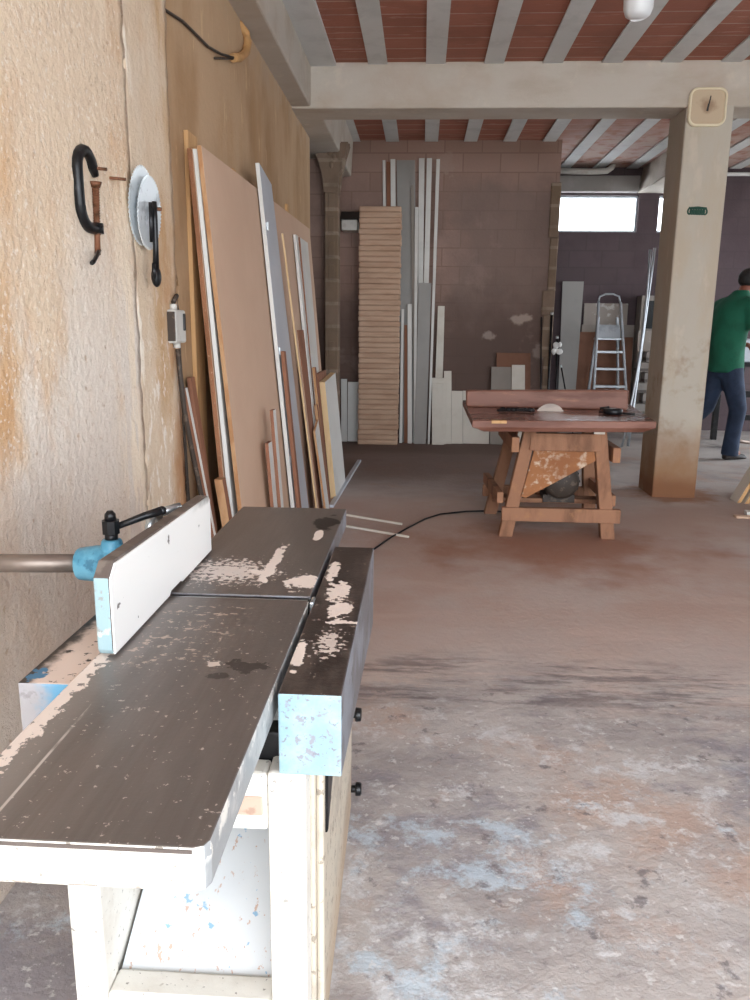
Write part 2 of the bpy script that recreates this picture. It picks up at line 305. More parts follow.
M['shirt'] = mat('green_tshirt', '#175c45', .85, 0, [dict(col='#124d39', scale=6, lo=.45, hi=.6, fac=.6)], (9, .25))
M['jeans'] = mat('blue_denim', '#253248', .85, 0, [dict(col='#1c273a', scale=8, lo=.42, hi=.6, fac=.7)], (14, .25))
M['shoe'] = mat('dark_shoe', '#2b2523', .6)
M['sole'] = mat('dark_sole', '#151313', .7)
M['glass'] = mat('frosted_pane', '#ffffff', .1)
_b = M['glass'].node_tree.nodes['Principled BSDF']; _b.inputs['Transmission Weight'].default_value = 1; _b.inputs['IOR'].default_value = 1.02
M['dark_box'] = mat('dark_appliance', '#15181a', .4)
M['cardboard'] = mat('brown_fibreboard', '#7f5a48', .85, 0, [dict(col='#6d4b3b', scale=3, lo=.45, hi=.6, fac=.6)])
M['stained_board'] = mat('stained_pale_board', '#9a9189', .8, 0, [dict(col='#c9c6c2', scale=7, lo=.55, hi=.64, fac=.8), dict(col='#6f5546', spot=((.0, 0, .9), (.2, 1, .16)), scale=8, amp=2, fac=.8)])
M['white_bricks'] = brick_mat('white_block', '#a29d98', '#97928d', '#6b6663', .3, .13, 'XZ', .02)

# ------------------------------------------------------------------ mesh builder
class MB:
    def __init__(s): s.v = []; s.f = []; s.m = []; s.sm = []; s.mi = 0
    def add(s, vs, fs, smooth=False, mis=None):
        b = len(s.v); s.v += [tuple(v) for v in vs]
        for k, f in enumerate(fs):
            s.f.append([b + i for i in f]); s.m.append(s.mi if mis is None else mis[k]); s.sm.append(smooth)
        return s
    def hexa(s, p, mis=None):   # p: 4 bottom ccw seen from above, 4 top
        return s.add(p, [(3, 2, 1, 0), (4, 5, 6, 7), (0, 1, 5, 4), (1, 2, 6, 5), (2, 3, 7, 6), (3, 0, 4, 7)], False, mis)
    def box(s, a, b, mis=None):
        x0, y0, z0 = a; x1, y1, z1 = b
        return s.hexa([(x0, y0, z0), (x1, y0, z0), (x1, y1, z0), (x0, y1, z0), (x0, y0, z1), (x1, y0, z1), (x1, y1, z1), (x0, y1, z1)], mis)
    def prism(s, poly, ax, a, b, mis=None):   # polygon in the other two axes, extruded along ax
        def P(q, t):
            u, v = q
            return {'x': (t, u, v), 'y': (u, t, v), 'z': (u, v, t)}[ax]
        n = len(poly); vs = [P(q, a) for q in poly] + [P(q, b) for q in poly]
        fs = [list(range(n))[::-1], list(range(n, 2 * n))] + [(i, (i + 1) % n, n + (i + 1) % n, n + i) for i in range(n)]
        return s.add(vs, fs, False, mis)
    def tube(s, pts, r, n=10, cap=True, smooth=True):
        pts = [Vector(p) for p in pts]
        rs = r if isinstance(r, (list, tuple)) else [r] * len(pts)
        t0 = (pts[1] - pts[0]).normalized()
        u = t0.orthogonal().normalized(); vs = []
        for i, p in enumerate(pts):
            t = (pts[min(i + 1, len(pts) - 1)] - pts[max(i - 1, 0)]).normalized()
            u = (u - t * u.dot(t)).normalized(); w = t.cross(u)
            for k in range(n):
                a = 2 * PI * k / n; vs.append(p + (u * math.cos(a) + w * math.sin(a)) * rs[i])
        fs = []
        for i in range(len(pts) - 1):
            for k in range(n):
                a, b = i * n + k, i * n + (k + 1) % n
                fs.append((a, b, b + n, a + n))
        s.add(vs, fs, smooth)
        if cap:
            s.add(vs[:n], [list(range(n))[::-1]]); s.add(vs[-n:], [list(range(n))])
        return s
    def sphere(s, c, r, nu=16, nv=10):
        r = (r, r, r) if isinstance(r, (int, float)) else r
        vs = []
        for j in range(nv + 1):
            th = PI * j / nv
            for i in range(nu):
                ph = 2 * PI * i / nu
                vs.append((c[0] + r[0] * math.sin(th) * math.cos(ph), c[1] + r[1] * math.sin(th) * math.sin(ph), c[2] + r[2] * math.cos(th)))
        fs = [(j * nu + i, (j + 1) * nu + i, (j + 1) * nu + (i + 1) % nu, j * nu + (i + 1) % nu) for j in range(nv) for i in range(nu)]
        return s.add(vs, fs, True)
    def lathe(s, c, prof, n=24, axis='z'):
        vs = []
        for (r, h) in prof:
            for i in range(n):
                a = 2 * PI * i / n; x, y = r * math.cos(a), r * math.sin(a)
                q = {'z': (x, y, h), 'y': (x, h, y), 'x': (h, x, y)}[axis]
                vs.append((c[0] + q[0], c[1] + q[1], c[2] + q[2]))
        m = len(prof)
        fs = [(j * n + i, j * n + (i + 1) % n, (j + 1) * n + (i + 1) % n, (j + 1) * n + i) for j in range(m - 1) for i in range(n)]
        return s.add(vs, fs, True)
    def build(s, name, mats, parent=None, bevel=0, seg=2, origin=None):
        if not isinstance(mats, (list, tuple)): mats = [mats]
        if parent is not None:
            o0 = Vector((0, 0, 0)); q = parent
            while q is not None: o0 += q.location; q = q.parent
        elif origin is not None: o0 = Vector(origin)
        else:
            xs, ys, zs = zip(*s.v)
            o0 = Vector(((min(xs) + max(xs)) / 2, (min(ys) + max(ys)) / 2, min(zs)))
        me = bpy.data.meshes.new(name)
        me.from_pydata([Vector(v) - o0 for v in s.v], [], s.f)
        for m in mats: me.materials.append(M[m] if isinstance(m, str) else m)
        for p, mi, sm in zip(me.polygons, s.m, s.sm): p.material_index = mi; p.use_smooth = sm
        import bmesh
        bm = bmesh.new(); bm.from_mesh(me); bmesh.ops.remove_doubles(bm, verts=bm.verts, dist=1e-6)
        bmesh.ops.recalc_face_normals(bm, faces=bm.faces); bm.to_mesh(me); bm.free()
        o = bpy.data.objects.new(name, me); COL.objects.link(o)
        if parent is not None: o.parent = parent
        else: o.location = o0
        if bevel:
            b = o.modifiers.new('soft_edges', 'BEVEL'); b.width = bevel; b.segments = seg; b.limit_method = 'ANGLE'; b.angle_limit = math.radians(40)
        return o

def tag(o, label, cat, group=None, kind=None):
    o['label'] = label; o['category'] = cat
    if group: o['group'] = group
    if kind: o['kind'] = kind
    return o
def thing(name, label, cat, loc, group=None):
    o = bpy.data.objects.new(name, None); COL.objects.link(o); o.location = loc; o.empty_display_size = .1
    return tag(o, label, cat, group)
def struct(o, label=None, cat=None):
    o['kind'] = 'structure'
    if label: o['label'] = label; o['category'] = cat or 'building part'
    return o
def box(a, b): return MB().box(a, b)

# ------------------------------------------------------------------ camera, sky
cam = bpy.data.cameras.new('camera'); co = bpy.data.objects.new('camera', cam); COL.objects.link(co)
cam.sensor_fit = 'HORIZONTAL'; cam.sensor_width = 36; cam.lens = 36 * 787 / 750; cam.clip_start = .05
rot = Matrix(((0.9982439426, -0.0234342210, 0.0544046717), (0.0581961366, 0.2165482431, -0.9745358219), (0.0110562517, 0.9759906228, 0.2175317531)))
co.matrix_world = Matrix.Translation((0, 0, 1.28)) @ rot.to_4x4()
sc.camera = co
w = bpy.data.worlds.new('overcast_sky'); sc.world = w; w.use_nodes = True
bg = w.node_tree.nodes['Background']; bg.inputs[0].default_value = (.90, .965, 1.03, 1); bg.inputs[1].default_value = 3.0
sc.view_settings.view_transform = 'Standard'; sc.view_settings.look = 'None'; sc.view_settings.gamma = 1
sc.view_settings.use_curve_mapping = False; sc.view_settings.exposure = 1.62
sc.cycles.use_denoising = True
sc.cycles.max_bounces = 10; sc.cycles.diffuse_bounces = 6
def portal(name, loc, rot_, sx, sy):      # guides sky light through a real opening
    l = bpy.data.lights.new(name, 'AREA'); l.shape = 'RECTANGLE'; l.size = sx; l.size_y = sy; l.cycles.is_portal = True
    o = bpy.data.objects.new(name, l); COL.objects.link(o); o.location = loc; o.rotation_euler = rot_
    return o

# ------------------------------------------------------------------ room shell
F0, F1 = -1.6, 10.3
struct(box((-2.6, F0, -.12), (7.2, F1 + .2, 0)).build('floor', 'floor', origin=(0, 0, 0)), 'dusty concrete floor, grey in front and red with sawdust further in', 'floor')
struct(box((-14, -16, -.2), (16, F0, -.05)).build('ground', 'outside', origin=(0, 0, 0)), 'pale pavement outside the open shop front', 'ground')
ce = MB()
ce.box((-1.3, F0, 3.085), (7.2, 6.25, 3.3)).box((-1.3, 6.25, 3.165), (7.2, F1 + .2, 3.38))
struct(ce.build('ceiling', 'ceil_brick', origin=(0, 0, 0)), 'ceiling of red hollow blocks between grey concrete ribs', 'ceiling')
k = 0
for i in range(-1, 18):
    x = -.352 + .4055 * i
    if x < -.9: continue
    struct(MB().prism([(x - .068, 3.07), (x + .068, 3.07), (x + .06, 3.12), (x - .06, 3.12)], 'y', F0, 6.12).build('ceiling_beam', 'rib'), 'grey concrete rib of the ceiling in front of the cross beam', 'rib')
    struct(MB().prism([(x - .068, 3.15), (x + .068, 3.15), (x + .06, 3.2), (x - .06, 3.2)], 'y', 6.35, F1).build('ceiling_beam', 'rib'), 'grey concrete rib of the ceiling behind the cross beam', 'rib')
struct(MB().prism([(-.83, 3.06), (-.65, 3.06), (-.65, 3.12), (-.83, 3.12)], 'y', F0, 6.1).build('ceiling_beam', 'rib'), 'grey concrete rib along the left wall', 'rib')
# left wall: recess, plaster strip, near plaster, upper tie beam
struct(box((-1.25, 2.985, -.05), (-.97, 7.0, 3.2)).build('wall_left', 'plaster_tan', origin=(0, 0, 0)), 'tan plastered left wall behind the leaning boards', 'wall')
import bmesh
def rough_slab(name, y0, y1, x, mt, seed, lab):
    ny, nz = int((y1 - y0) / .035), 84
    rr = random.Random(seed); vs = []; 
    for j in range(nz + 1):
        for i in range(ny + 1):
            jy = 0
            if i == ny and j % 1 == 0: jy = rr.uniform(-.008, .008)
            vs.append((x + rr.uniform(-.0025, .0025), y0 + (y1 - y0) * i / ny + jy, 3.1 * j / nz - .02))
    fs = [(j * (ny + 1) + i, j * (ny + 1) + i + 1, (j + 1) * (ny + 1) + i + 1, (j + 1) * (ny + 1) + i) for j in range(nz) for i in range(ny)]
    b = MB().add(vs, fs, True)
    e = [vs[j * (ny + 1) + ny] for j in range(nz + 1)]
    b.add(e + [(-1.2, p[1], p[2]) for p in e], [(j, j + 1, nz + 2 + j, nz + 1 + j) for j in range(nz)])
    e = [vs[j * (ny + 1)] for j in range(nz + 1)]
    b.add(e + [(-1.2, p[1], p[2]) for p in e], [(j, nz + 1 + j, nz + 2 + j, j + 1) for j in range(nz)])
    return struct(b.build(name, mt, origin=(0, 0, 0)), lab, 'wall')
rough_slab('wall_left', F0, 2.56, -.915, 'plaster', 3, 'rough ochre plaster of the near left wall beside the planer')
rough_slab('wall_left', 2.55, 2.995, -.9175, 'plaster_strip', 5, 'pale plaster strip carrying the clamp and saw blades')
struct(box((-1.3, F0, -.05), (-1.19, 3.1, 3.2)).build('wall_left', 'plaster_tan', origin=(0, 0, 0)))
struct(MB().prism([(-1.1, 2.8), (-.832, 2.8), (-.83, 3.09), (-1.1, 3.09)], 'y', F0, 6.1).build('beam_left', 'concrete', origin=(0, 0, 0), bevel=.012), 'concrete tie beam along the top of the left wall', 'beam')
struct(MB().prism([(-1.1, 2.78), (-.78, 2.8), (-.76, 3.17), (-1.1, 3.17)], 'y', 6.38, 8.8).build('beam_left', 'concrete', origin=(0, 0, 0), bevel=.012), 'concrete tie beam at left behind the cross beam', 'beam')
struct(box((-1.1, 6.073, 2.785), (7.0, 6.40, 3.09)).build('beam_front', 'concrete', origin=(0, 0, 0), bevel=.012), 'concrete cross beam spanning the shop', 'beam')
struct(box((1.808, 6.07, -.02), (2.135, 6.47, 2.80)).build('pillar_front', 'pillar', origin=(0, 0, 0), bevel=.012), 'bare concrete pillar under the cross beam', 'pillar')
# opening past the left wall, its pier and the room beyond
pier = MB().box((-.918, 7.6, -.02), (-.795, 7.8, 2.74))
po = pier.build('pillar_left', 'hollow', origin=(0, 0, 0), bevel=.008)
struct(po, 'narrow block pier left of the board stack', 'pillar')
for zc in (2.38, 2.17, 1.96, 1.75, 1.05, .8):
    struct(box((-.885, 7.592, zc - .07), (-.828, 7.604, zc + .07)).build('trim_1', 'hollow', bevel=.015), 'mortared block end in the narrow pier', 'block')
cap = MB(); rc = random.Random(21)
prof = [(-.918, 2.45), (-.80, 2.45), (-.785, 2.60), (-.755, 2.68), (-.73, 2.78), (-.70, 2.88), (-1.05, 2.88), (-.99, 2.76), (-.93, 2.62)]
for q in range(4):
    cap.prism([(x + rc.uniform(-.012, .012), z + rc.uniform(-.02, .02)) for x, z in prof], 'y', 7.585 + q * .05, 7.635 + q * .055)
for i in range(9):
    cap.sphere((-.80 + rc.uniform(-.08, .06), 7.60, 2.72 + rc.uniform(-.05, .1)), (rc.uniform(.02, .04), .03, rc.uniform(.02, .05)), 7, 5)
struct(cap.build('trim_2', 'hollow', origin=(0, 0, 0)), 'lump of spilled concrete at the pier top', 'concrete')
struct(box((-1.1, 7.8, -.02), (-.9, 8.9, 3.2)).build('wall_left', 'back_brick', origin=(0, 0, 0)), 'brick wall behind the narrow pier', 'wall')
struct(box((-2.7, 6.9, -.02), (-2.6, 8.6, 3.2)).build('wall_left', 'pale_wall', origin=(0, 0, 0)), 'pale wall seen through the side opening', 'wall')
struct(box((-2.6, 8.5, -.02), (-1.0, 8.6, 3.2)).build('wall_left', 'pale_wall', origin=(0, 0, 0)))
struct(box((-2.6, 6.9, -.02), (-1.2, 7.0, 3.2)).build('wall_left', 'pale_wall', origin=(0, 0, 0)))
struct(box((-2.7, 6.9, 3.2), (-.9, 8.6, 3.3)).build('ceiling', 'pale_wall', origin=(0, 0, 0)))
# back wall
BW = 8.85
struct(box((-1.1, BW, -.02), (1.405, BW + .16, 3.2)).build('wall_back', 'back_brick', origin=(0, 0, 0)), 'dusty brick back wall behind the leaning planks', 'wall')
pe = MB()
for (z0, z1, d) in ((0, .5, .03), (.5, .95, .0), (.95, 1.4, .03), (1.4, 1.66, .05), (1.66, 2.2, .0), (2.2, 2.75, .02)):
    pe.box((1.335 - d, BW - .018 - d * .1, z0), (1.42, BW + .02, z1))
struct(pe.build('trim_3', 'hollow', origin=(0, 0, 0), bevel=.01), 'patched plaster edge of the back wall end', 'plaster')
struct(box((1.25, BW + .1, -.02), (1.4, F1 + .1, 3.2)).build('wall_side', 'dark_wall', origin=(0, 0, 0)))
# far wall with window openings
fw = MB()
fw.box((1.3, F1, -.02), (7.2, F1 + .18, 2.42)).box((1.3, F1, 2.85), (7.2, F1 + .18, 3.2))
fw.box((1.3, F1, 2.42), (1.6, F1 + .18, 2.85)).box((2.60, F1, 2.42), (2.84, F1 + .18, 2.85)).box((3.25, F1, 2.42), (7.2, F1 + .18, 2.85))
struct(fw.build('wall_far', 'dark_wall', origin=(0, 0, 0)), 'dark block wall at the very back with a high window', 'wall')
struct(box((1.41, F1 - .14, 2.87), (2.56, F1 - .002, 3.05)).build('beam_far', 'grey_wall', origin=(0, 0, 0), bevel=.006), 'dark lintel above the bright back window', 'beam')
struct(MB().prism([(2.57, 2.87), (3.0, 2.87), (3.0, 3.17), (2.62, 3.17)], 'y', 8.9, F1 - .002).build('beam_right', 'concrete', origin=(0, 0, 0), bevel=.01), 'pale concrete beam running to the back window', 'beam')
for n_, x0, x1 in ((1, 1.6, 2.6), (2, 2.84, 3.25)):
    f = MB()
    for a, b in (((x0, F1 + .06, 2.42), (x1, F1 + .1, 2.445)), ((x0, F1 + .06, 2.825), (x1, F1 + .1, 2.85)), ((x0, F1 + .06, 2.445), (x0 + .02, F1 + .1, 2.825)), ((x1 - .02, F1 + .06, 2.445), (x1, F1 + .1, 2.825))):
        f.box(a, b)
    fr = struct(f.build(f'window_{n_}', 'alu', origin=(0, 0, 0)), 'high window at the back glaring with daylight' if n_ == 1 else 'second high window right of the mullion', 'window')
    struct(box((x0 + .02, F1 + .078, 2.445), (x1 - .02, F1 + .082, 2.825)).build('window_pane', 'glass', fr))
# right wall with wide doorway, front header
rw = MB()
rw.box((5.4, F0, -.02), (5.6, 6.8, 3.2)).box((5.4, 9.6, -.02), (5.6, F1 + .1, 3.2)).box((5.4, 6.8, 2.4), (5.6, 9.6, 3.2))
struct(rw.build('wall_right', 'grey_wall', origin=(0, 0, 0)), 'grey right wall with a wide side doorway', 'wall')
struct(box((-1.3, F0, 2.9), (5.6, F0 + .2, 3.2)).build('wall_front', 'grey_wall', origin=(0, 0, 0)), 'header over the open shop front', 'wall')
struct(box((5.6, 4, -.2), (16, 12, -.02)).build('ground', 'outside', origin=(0, 0, 0)), 'pavement outside the side doorway', 'ground')
portal('front_opening', (2.2, F0 + .05, 1.45), (PI / 2, 0, 0), 6.6, 2.9)
portal('side_doorway', (5.5, 8.2, 1.2), (0, PI / 2, 0), 2.4, 2.8)
portal('back_window', (2.1, F1 + .15, 2.63), (-PI / 2, 0, 0), 1.0, .43)
portal('small_back_window', (3.045, F1 + .15, 2.63), (-PI / 2, 0, 0), .41, .43)
# pipe along the far lintel
pp = MB().tube([(1.42, F1 - .2, 3.09), (2.0, F1 - .2, 3.08), (2.15, F1 - .2, 3.09), (2.2, F1 - .19, 3.13), (2.22, F1 - .17, 3.16)], .035, 12)
tag(pp.build('drain_pipe', 'box_grey'), 'pale pipe running under the ceiling above the back window', 'pipe')
tag(MB().tube([(3.0, F1 - .05, 3.08), (4.6, F1 - .05, 3.08)], .022, 10).build('wall_pipe', 'white_plastic'), 'thin white pipe along the dark far wall right of the pillar', 'pipe')

# ------------------------------------------------------------------ the planer in front
J = thing('planer', 'old white and blue jointer planer with dark steel tables and a white fence', 'machine', (-.33, 1.45, 0))
def table(y0, y1, z, r=.014):
    m = MB(); m.mi = 0
    x0, x1 = -.487, -.197
    out = [(x0 + r, y0), (x1 - r, y0), (x1 - r * .3, y0 + r * .3), (x1, y0 + r), (x1, y1 - .004), (x1 - .004, y1), (x0 + .004, y1), (x0, y1 - .004), (x0, y0 + r), (x0 + r * .3, y0 + r * .3)]
    n = len(out)
    m.prism(out, 'z', z - .05, z, [1, 0] + [1] * n)
    return m
it = table(.664, 1.375, .78)
it.mi = 1
it.box((-.44, .72, .700), (-.245, 1.36, .732))
io_edge = MB().box((-.478, .6628, .7735), (-.212, .6645, .7775)).build('worn_edge', 'fence_edge', J)
io = it.build('infeed_table', ['steel_top', 'white_paint', 'table_side'], J, .0025)
for p in io.data.polygons:
    if p.normal.x > .8 and p.center.z > .735: p.material_index = 2
ot = table(1.392, 2.115, .781, .006); ot.mi = 1
ot.box((-.44, 1.44, .690), (-.245, 2.05, .732))
ot.build('outfeed_table', ['steel_top', 'ledge_side'], J, .002)
MB().tube([(-.49, 1.3835, .745), (-.16, 1.3835, .745)], .034, 18).build('cutter_head', 'black_metal', J)
box((-.48, 1.3765, .765), (-.20, 1.3795, .7785)).build('table_lip', 'bright_steel', J)
# ledge on the working side: dark top, blue front, grey side
lb = MB()
lb.prism([(.997, .655), (1.74, .592), (1.74, .7795), (.997, .7795)], 'x', -.188, -.0985, [0, 0, 0, 3, 1, 2])
lb.mi = 0
lo = lb.build('rabbet_ledge', ['ledge_side', 'ledge_top', 'blue_paint', 'ledge_side'], J, .0025)
me = lo.data
for p in me.polygons:
    n = p.normal
    p.material_index = 1 if n.z > .8 else (2 if n.y < -.8 else 0)
box((-.193, 1.352, .745), (-.186, 1.385, .7835)).build('blade_gauge', 'bright_steel', J, .002)
# arm on the fence side
la = MB(); la.prism([(1.02, .665), (1.62, .60), (1.62, .77), (1.02, .77)], 'x', -.571, -.4885)
lo = la.build('fence_arm', ['ledge_side', 'arm_top', 'blue_worn'], J, .0025)
for p in lo.data.polygons:
    n = p.normal
    p.material_index = 1 if n.z > .8 else (2 if n.y < -.8 else 0)
# base casting
b = MB()
b.box((-.207, 1.005, 0), (-.152, 1.06, .652))            # near right upright
b.box((-.517, 1.005, 0), (-.467, 1.06, .70))             # near left upright
b.box((-.467, 1.008, .555), (-.207, 1.05, .648))         # head rail
b.box((-.467, 1.008, .03), (-.207, 1.06, .255))          # foot rail
b.box((-.517, 1.06, 0), (-.472, 1.92, .66))              # left cheek
b.box((-.517, 1.87, 0), (-.166, 1.925, .60))              # far end
b.box((-.475, 1.64, .55), (-.17, 1.86, .60))
b.build('base_casting', 'white_paint', J, .006)
box((-.40, 1.0055, .580), (-.214, 1.012, .612)).build('vent_slot', 'vent', J, .004)
box((-.242, 1.05, .60), (-.190, 1.09, .69)).build('throat', 'black_metal', J, .003)
rp = MB(); rp.hexa([(-.166, 1.06, 0), (-.145, 1.06, 0), (-.162, 1.905, 0), (-.18, 1.905, 0), (-.166, 1.06, .645), (-.145, 1.06, .645), (-.162, 1.92, .60), (-.18, 1.92, .60)])
rp.box((-.146, 1.075, .0), (-.134, 1.10, .64))
rp.build('side_panel', 'white_side', J, .005)
dh = MB().prism([(1.17, .63), (1.36, .615), (1.30, .555), (1.17, .44)], 'x', -.152, -.138)
dh.build('grip_plate', 'black_metal', J, .003)
MB().add([(-.466, 1.055, .24), (-.206, 1.055, .24), (-.206, 1.62, .56), (-.466, 1.62, .56), (-.466, 1.05, .228), (-.206, 1.05, .228), (-.206, 1.62, .548), (-.466, 1.62, .548)],
         [(0, 1, 2, 3), (7, 6, 5, 4), (0, 4, 5, 1), (1, 5, 6, 2), (2, 6, 7, 3), (3, 7, 4, 0)]).build('chip_chute', 'chute', J)
for (y, z) in ((1.88, .285), (1.90, .055)):
    kn = MB().tube([(-.165, y, z), (-.146, y, z)], .010, 12)
    kn.tube([(-.150, y, z), (-.134, y, z)], [.019, .017], 16)
    kn.build('knob', 'dark_plastic', J, .003)
# fence
fx0, fx1, fy0, fy1 = -.481, -.457, 1.092, 1.66
fp = [(fy0 + .006, .784), (fy0, .793), (fy0, .907), (fy0 + .024, .928), (fy1 - .012, .914), (fy1, .902), (fy1, .786), (1.44, .7845), (1.43, .790), (1.37, .790), (1.36, .783)]
fe = MB(); fe.prism(fp, 'x', fx0, fx1)
lo = fe.build('fence', ['fence_edge', 'fence_blue'], J, .003)
for p in lo.data.polygons: p.material_index = 1 if p.normal.y < -.7 else 0
fq = [(fy0 + .003, .7855), (fy0 + .003, .905), (fy0 + .024, .9235), (fy1 - .012, .912), (fy1 - .003, .902), (fy1 - .003, .788), (1.44, .787), (1.43, .792), (1.37, .792), (1.36, .7855)]
MB().prism(fq, 'x', fx1, fx1 + .0025).build('fence_facing', 'laminate', lo)
bk = MB()
bk.tube([(-.632, 1.38, .836), (-.597, 1.38, .838), (-.54, 1.38, .840), (-.482, 1.38, .842)], [.030, .034, .036, .040], 20)
bk.tube([(-.566, 1.38, .858), (-.566, 1.38, .886)], [.024, .018], 18)
bk.box((-.585, 1.345, .775), (-.50, 1.415, .83))
bk.box((-.50, 1.33, .80), (-.480, 1.43, .90))
bk.build('fence_bracket', 'blue_dark', J, .004)
MB().tube([(-.93, 1.382, .828), (-.60, 1.38, .838)], .0175, 18).build('slide_bar', 'grey_steel', J)
lv = MB().tube([(-.566, 1.38, .882), (-.566, 1.38, .898)], .012, 14).tube([(-.566, 1.38, .897), (-.566, 1.38, .922)], .0165, 8, True, False).tube([(-.566, 1.38, .922), (-.566, 1.38, .934), (-.566, 1.38, .940)], [.011, .010, .005], 12)
lv.tube([(-.556, 1.385, .909), (-.515, 1.42, .922), (-.488, 1.435, .929)], [.006, .0075, .0085], 12)
lv.sphere((-.487, 1.436, .929), .0088, 10, 8)
lv.build('clamp_lever', 'black_metal', J)
lp = MB(); pts = [(-.515, 1.47 + .03 * math.cos(a), .885 + .03 * math.sin(a)) for a in [i * PI / 8 for i in range(-1, 10)]]
lp.tube([(p[0], p[1], p[2]) for p in pts], .009, 10)
lp.tube([(-.515, 1.49, .91), (-.482, 1.53, .915)], .009, 10)
lp.build('hinge_loop', 'bright_steel', J)
box((-.575, 1.345, .70), (-.505, 1.415, .78)).build('bracket_foot', 'blue_worn', J, .003)

# ------------------------------------------------------------------ things on the left wall
WX = -.93
C = thing('g_clamp', 'black G-clamp with a rusty screw hanging on the pale wall', 'clamp', (WX + .02, 2.22, 1.45))
cx = WX + .022
cf = []
def arc(c, r, a0, a1, n): return [(cx, c[0] + r * math.cos(math.radians(a0 + (a1 - a0) * i / n)), c[1] + r * math.sin(math.radians(a0 + (a1 - a0) * i / n))) for i in range(n + 1)]
path = [(cx, 2.262, 1.672)] + arc((2.195, 1.672), .052, 25, 180, 8) + [(cx, 2.143, 1.62), (cx, 2.145, 1.58)] + arc((2.205, 1.588), .06, 188, 262, 6) + [(cx, 2.225, 1.529), (cx, 2.246, 1.531)]
cfm = MB().tube(path, [.010] + [.0155] * (len(path) - 2) + [.015], 8)
cfm.tube([(cx, 2.250, 1.518), (cx, 2.250, 1.546)], .018, 12)
cfm.build('frame', 'black_metal', C)
s = MB().tube([(cx, 2.244, 1.462), (cx, 2.249, 1.53), (cx, 2.258, 1.645)], [.008, .008, .009], 12)
for i in range(18): s.tube([(cx, 2.2475 + i * .0006, 1.515 + i * .007), (cx, 2.2475 + i * .0006, 1.518 + i * .007)], .0102, 12)
s.tube([(cx, 2.258, 1.64), (cx, 2.258, 1.655)], [.012, .018], 14)
so = s.build('screw', 'rust', C)
MB().tube([(cx, 2.256, 1.474), (cx + .01, 2.22, 1.463), (cx + .02, 2.165, 1.438), (cx + .022, 2.145, 1.432)], .006, 8).build('handle', 'black_metal', so)
for (y, z, L_) in ((2.245, 1.692, .09), (2.385, 1.69, .09)):
    tag(MB().tube([(WX - .02, y, z), (WX + L_ - .03, y + .005, z - .006)], .0045, 8).build('nail', 'rust'),
        'nail beside the G-clamp mouth' if y < 2.3 else 'bare nail in the wall between G-clamp and saw blades', 'nail', None)
def blade(loc, r, label, rx):
    t = MB(); n = 54; p = []
    for i in range(n):
        a = 2 * PI * i / n
        p += [(r * math.cos(a), r * math.sin(a)), (r * .925 * math.cos(a + .03), r * .925 * math.sin(a + .03))]
    t.prism(p, 'x', 0, .003)
    t.lathe((0, 0, 0), [(0, .0035), (r * .3, .0035), (r * .31, .003)], 32, 'x')
    t.tube([(.002, 0, 0), (.0065, 0, 0)], .016, 16)
    o = t.build('circular_saw_disc', 'blade', origin=(0, 0, 0)); o.location = loc; o.rotation_euler = (rx, math.radians(4), 0)
    return tag(o, label, 'saw blade', 'saw blades hanging on the wall')
blade((WX + .026, 2.612, 1.642), .122, 'rear circular saw blade, mostly hidden behind the brighter one', .3)
blade((WX + .044, 2.628, 1.622), .114, 'bright toothed circular saw blade hanging in front by the G-clamp', .1)
tag(MB().tube([(WX - .03, 2.628, 1.642), (WX + .085, 2.628, 1.634)], .006, 8).build('hanging_nail', 'rust'), 'nail through the hanging saw blades', 'nail')
wr = MB(); wx = WX + .068
wr.tube([(wx, 2.612, 1.655), (wx, 2.610, 1.60), (wx - .002, 2.612, 1.52), (wx - .006, 2.616, 1.45)], [.008, .009, .009, .011], 10)
wr.tube([(wx - .006, 2.592, 1.65), (wx - .01, 2.597, 1.53)], .006, 8)
wr.sphere((wx - .008, 2.622, 1.425), (.016, .022, .034), 14, 10)
wr.tube([(wx - .008, 2.604, 1.465), (wx - .008, 2.600, 1.44), (wx - .008, 2.608, 1.415)], .007, 8)
tag(wr.build('hanging_spanner', 'black_metal'), 'long dark spanner with a round end hanging over the saw blades', 'tool')
# switch box
SB = thing('switch_box', 'pale grey electric switch box on the left wall by the boards', 'switch', (WX + .03, 2.95, 1.2))
box((WX + .005, 2.868, 1.205), (WX + .042, 2.995, 1.325)).build('housing', 'box_grey', SB, .008)
box((WX + .042, 2.955, 1.25), (WX + .047, 2.978, 1.312)).build('rocker', 'dark_plastic', SB, .002)
box((WX + .006, 2.864, 1.213), (WX + .040, 2.868, 1.318)).build('side_plate', 'dark_cable', SB, .0015)
MB().tube([(WX + .025, 2.90, 1.325), (WX + .025, 2.90, 1.345)], .013, 12).build('gland', 'box_grey', SB)
MB().tube([(WX + .025, 2.925, 1.187), (WX + .025, 2.925, 1.205)], .013, 12).build('gland', 'box_grey', SB)
tag(MB().tube([(WX + .028, 2.925, 1.183), (WX + .03, 2.93, 1.10), (WX + .035, 2.95, .95), (WX + .045, 3.0, .78), (WX + .06, 3.05, .6), (WX + .06, 3.06, .3), (WX + .06, 3.06, .012)], .010, 10).build('power_cable', 'dark_cable'),
    'dark power cable dropping from the switch box to the floor', 'cable')
tag(MB().tube([(WX + .025, 2.90, 1.350), (WX + .03, 2.93, 1.375), (-.935, 3.02, 1.37), (-.95, 3.09, 1.33), (-.955, 3.11, 1.1), (-.95, 3.12, .7), (-.94, 3.12, .3), (-.93, 3.12, .012)], .0085, 8).build('power_cable', 'dark_cable'),
    'second dark cable looping from box top down beside the boards', 'cable')
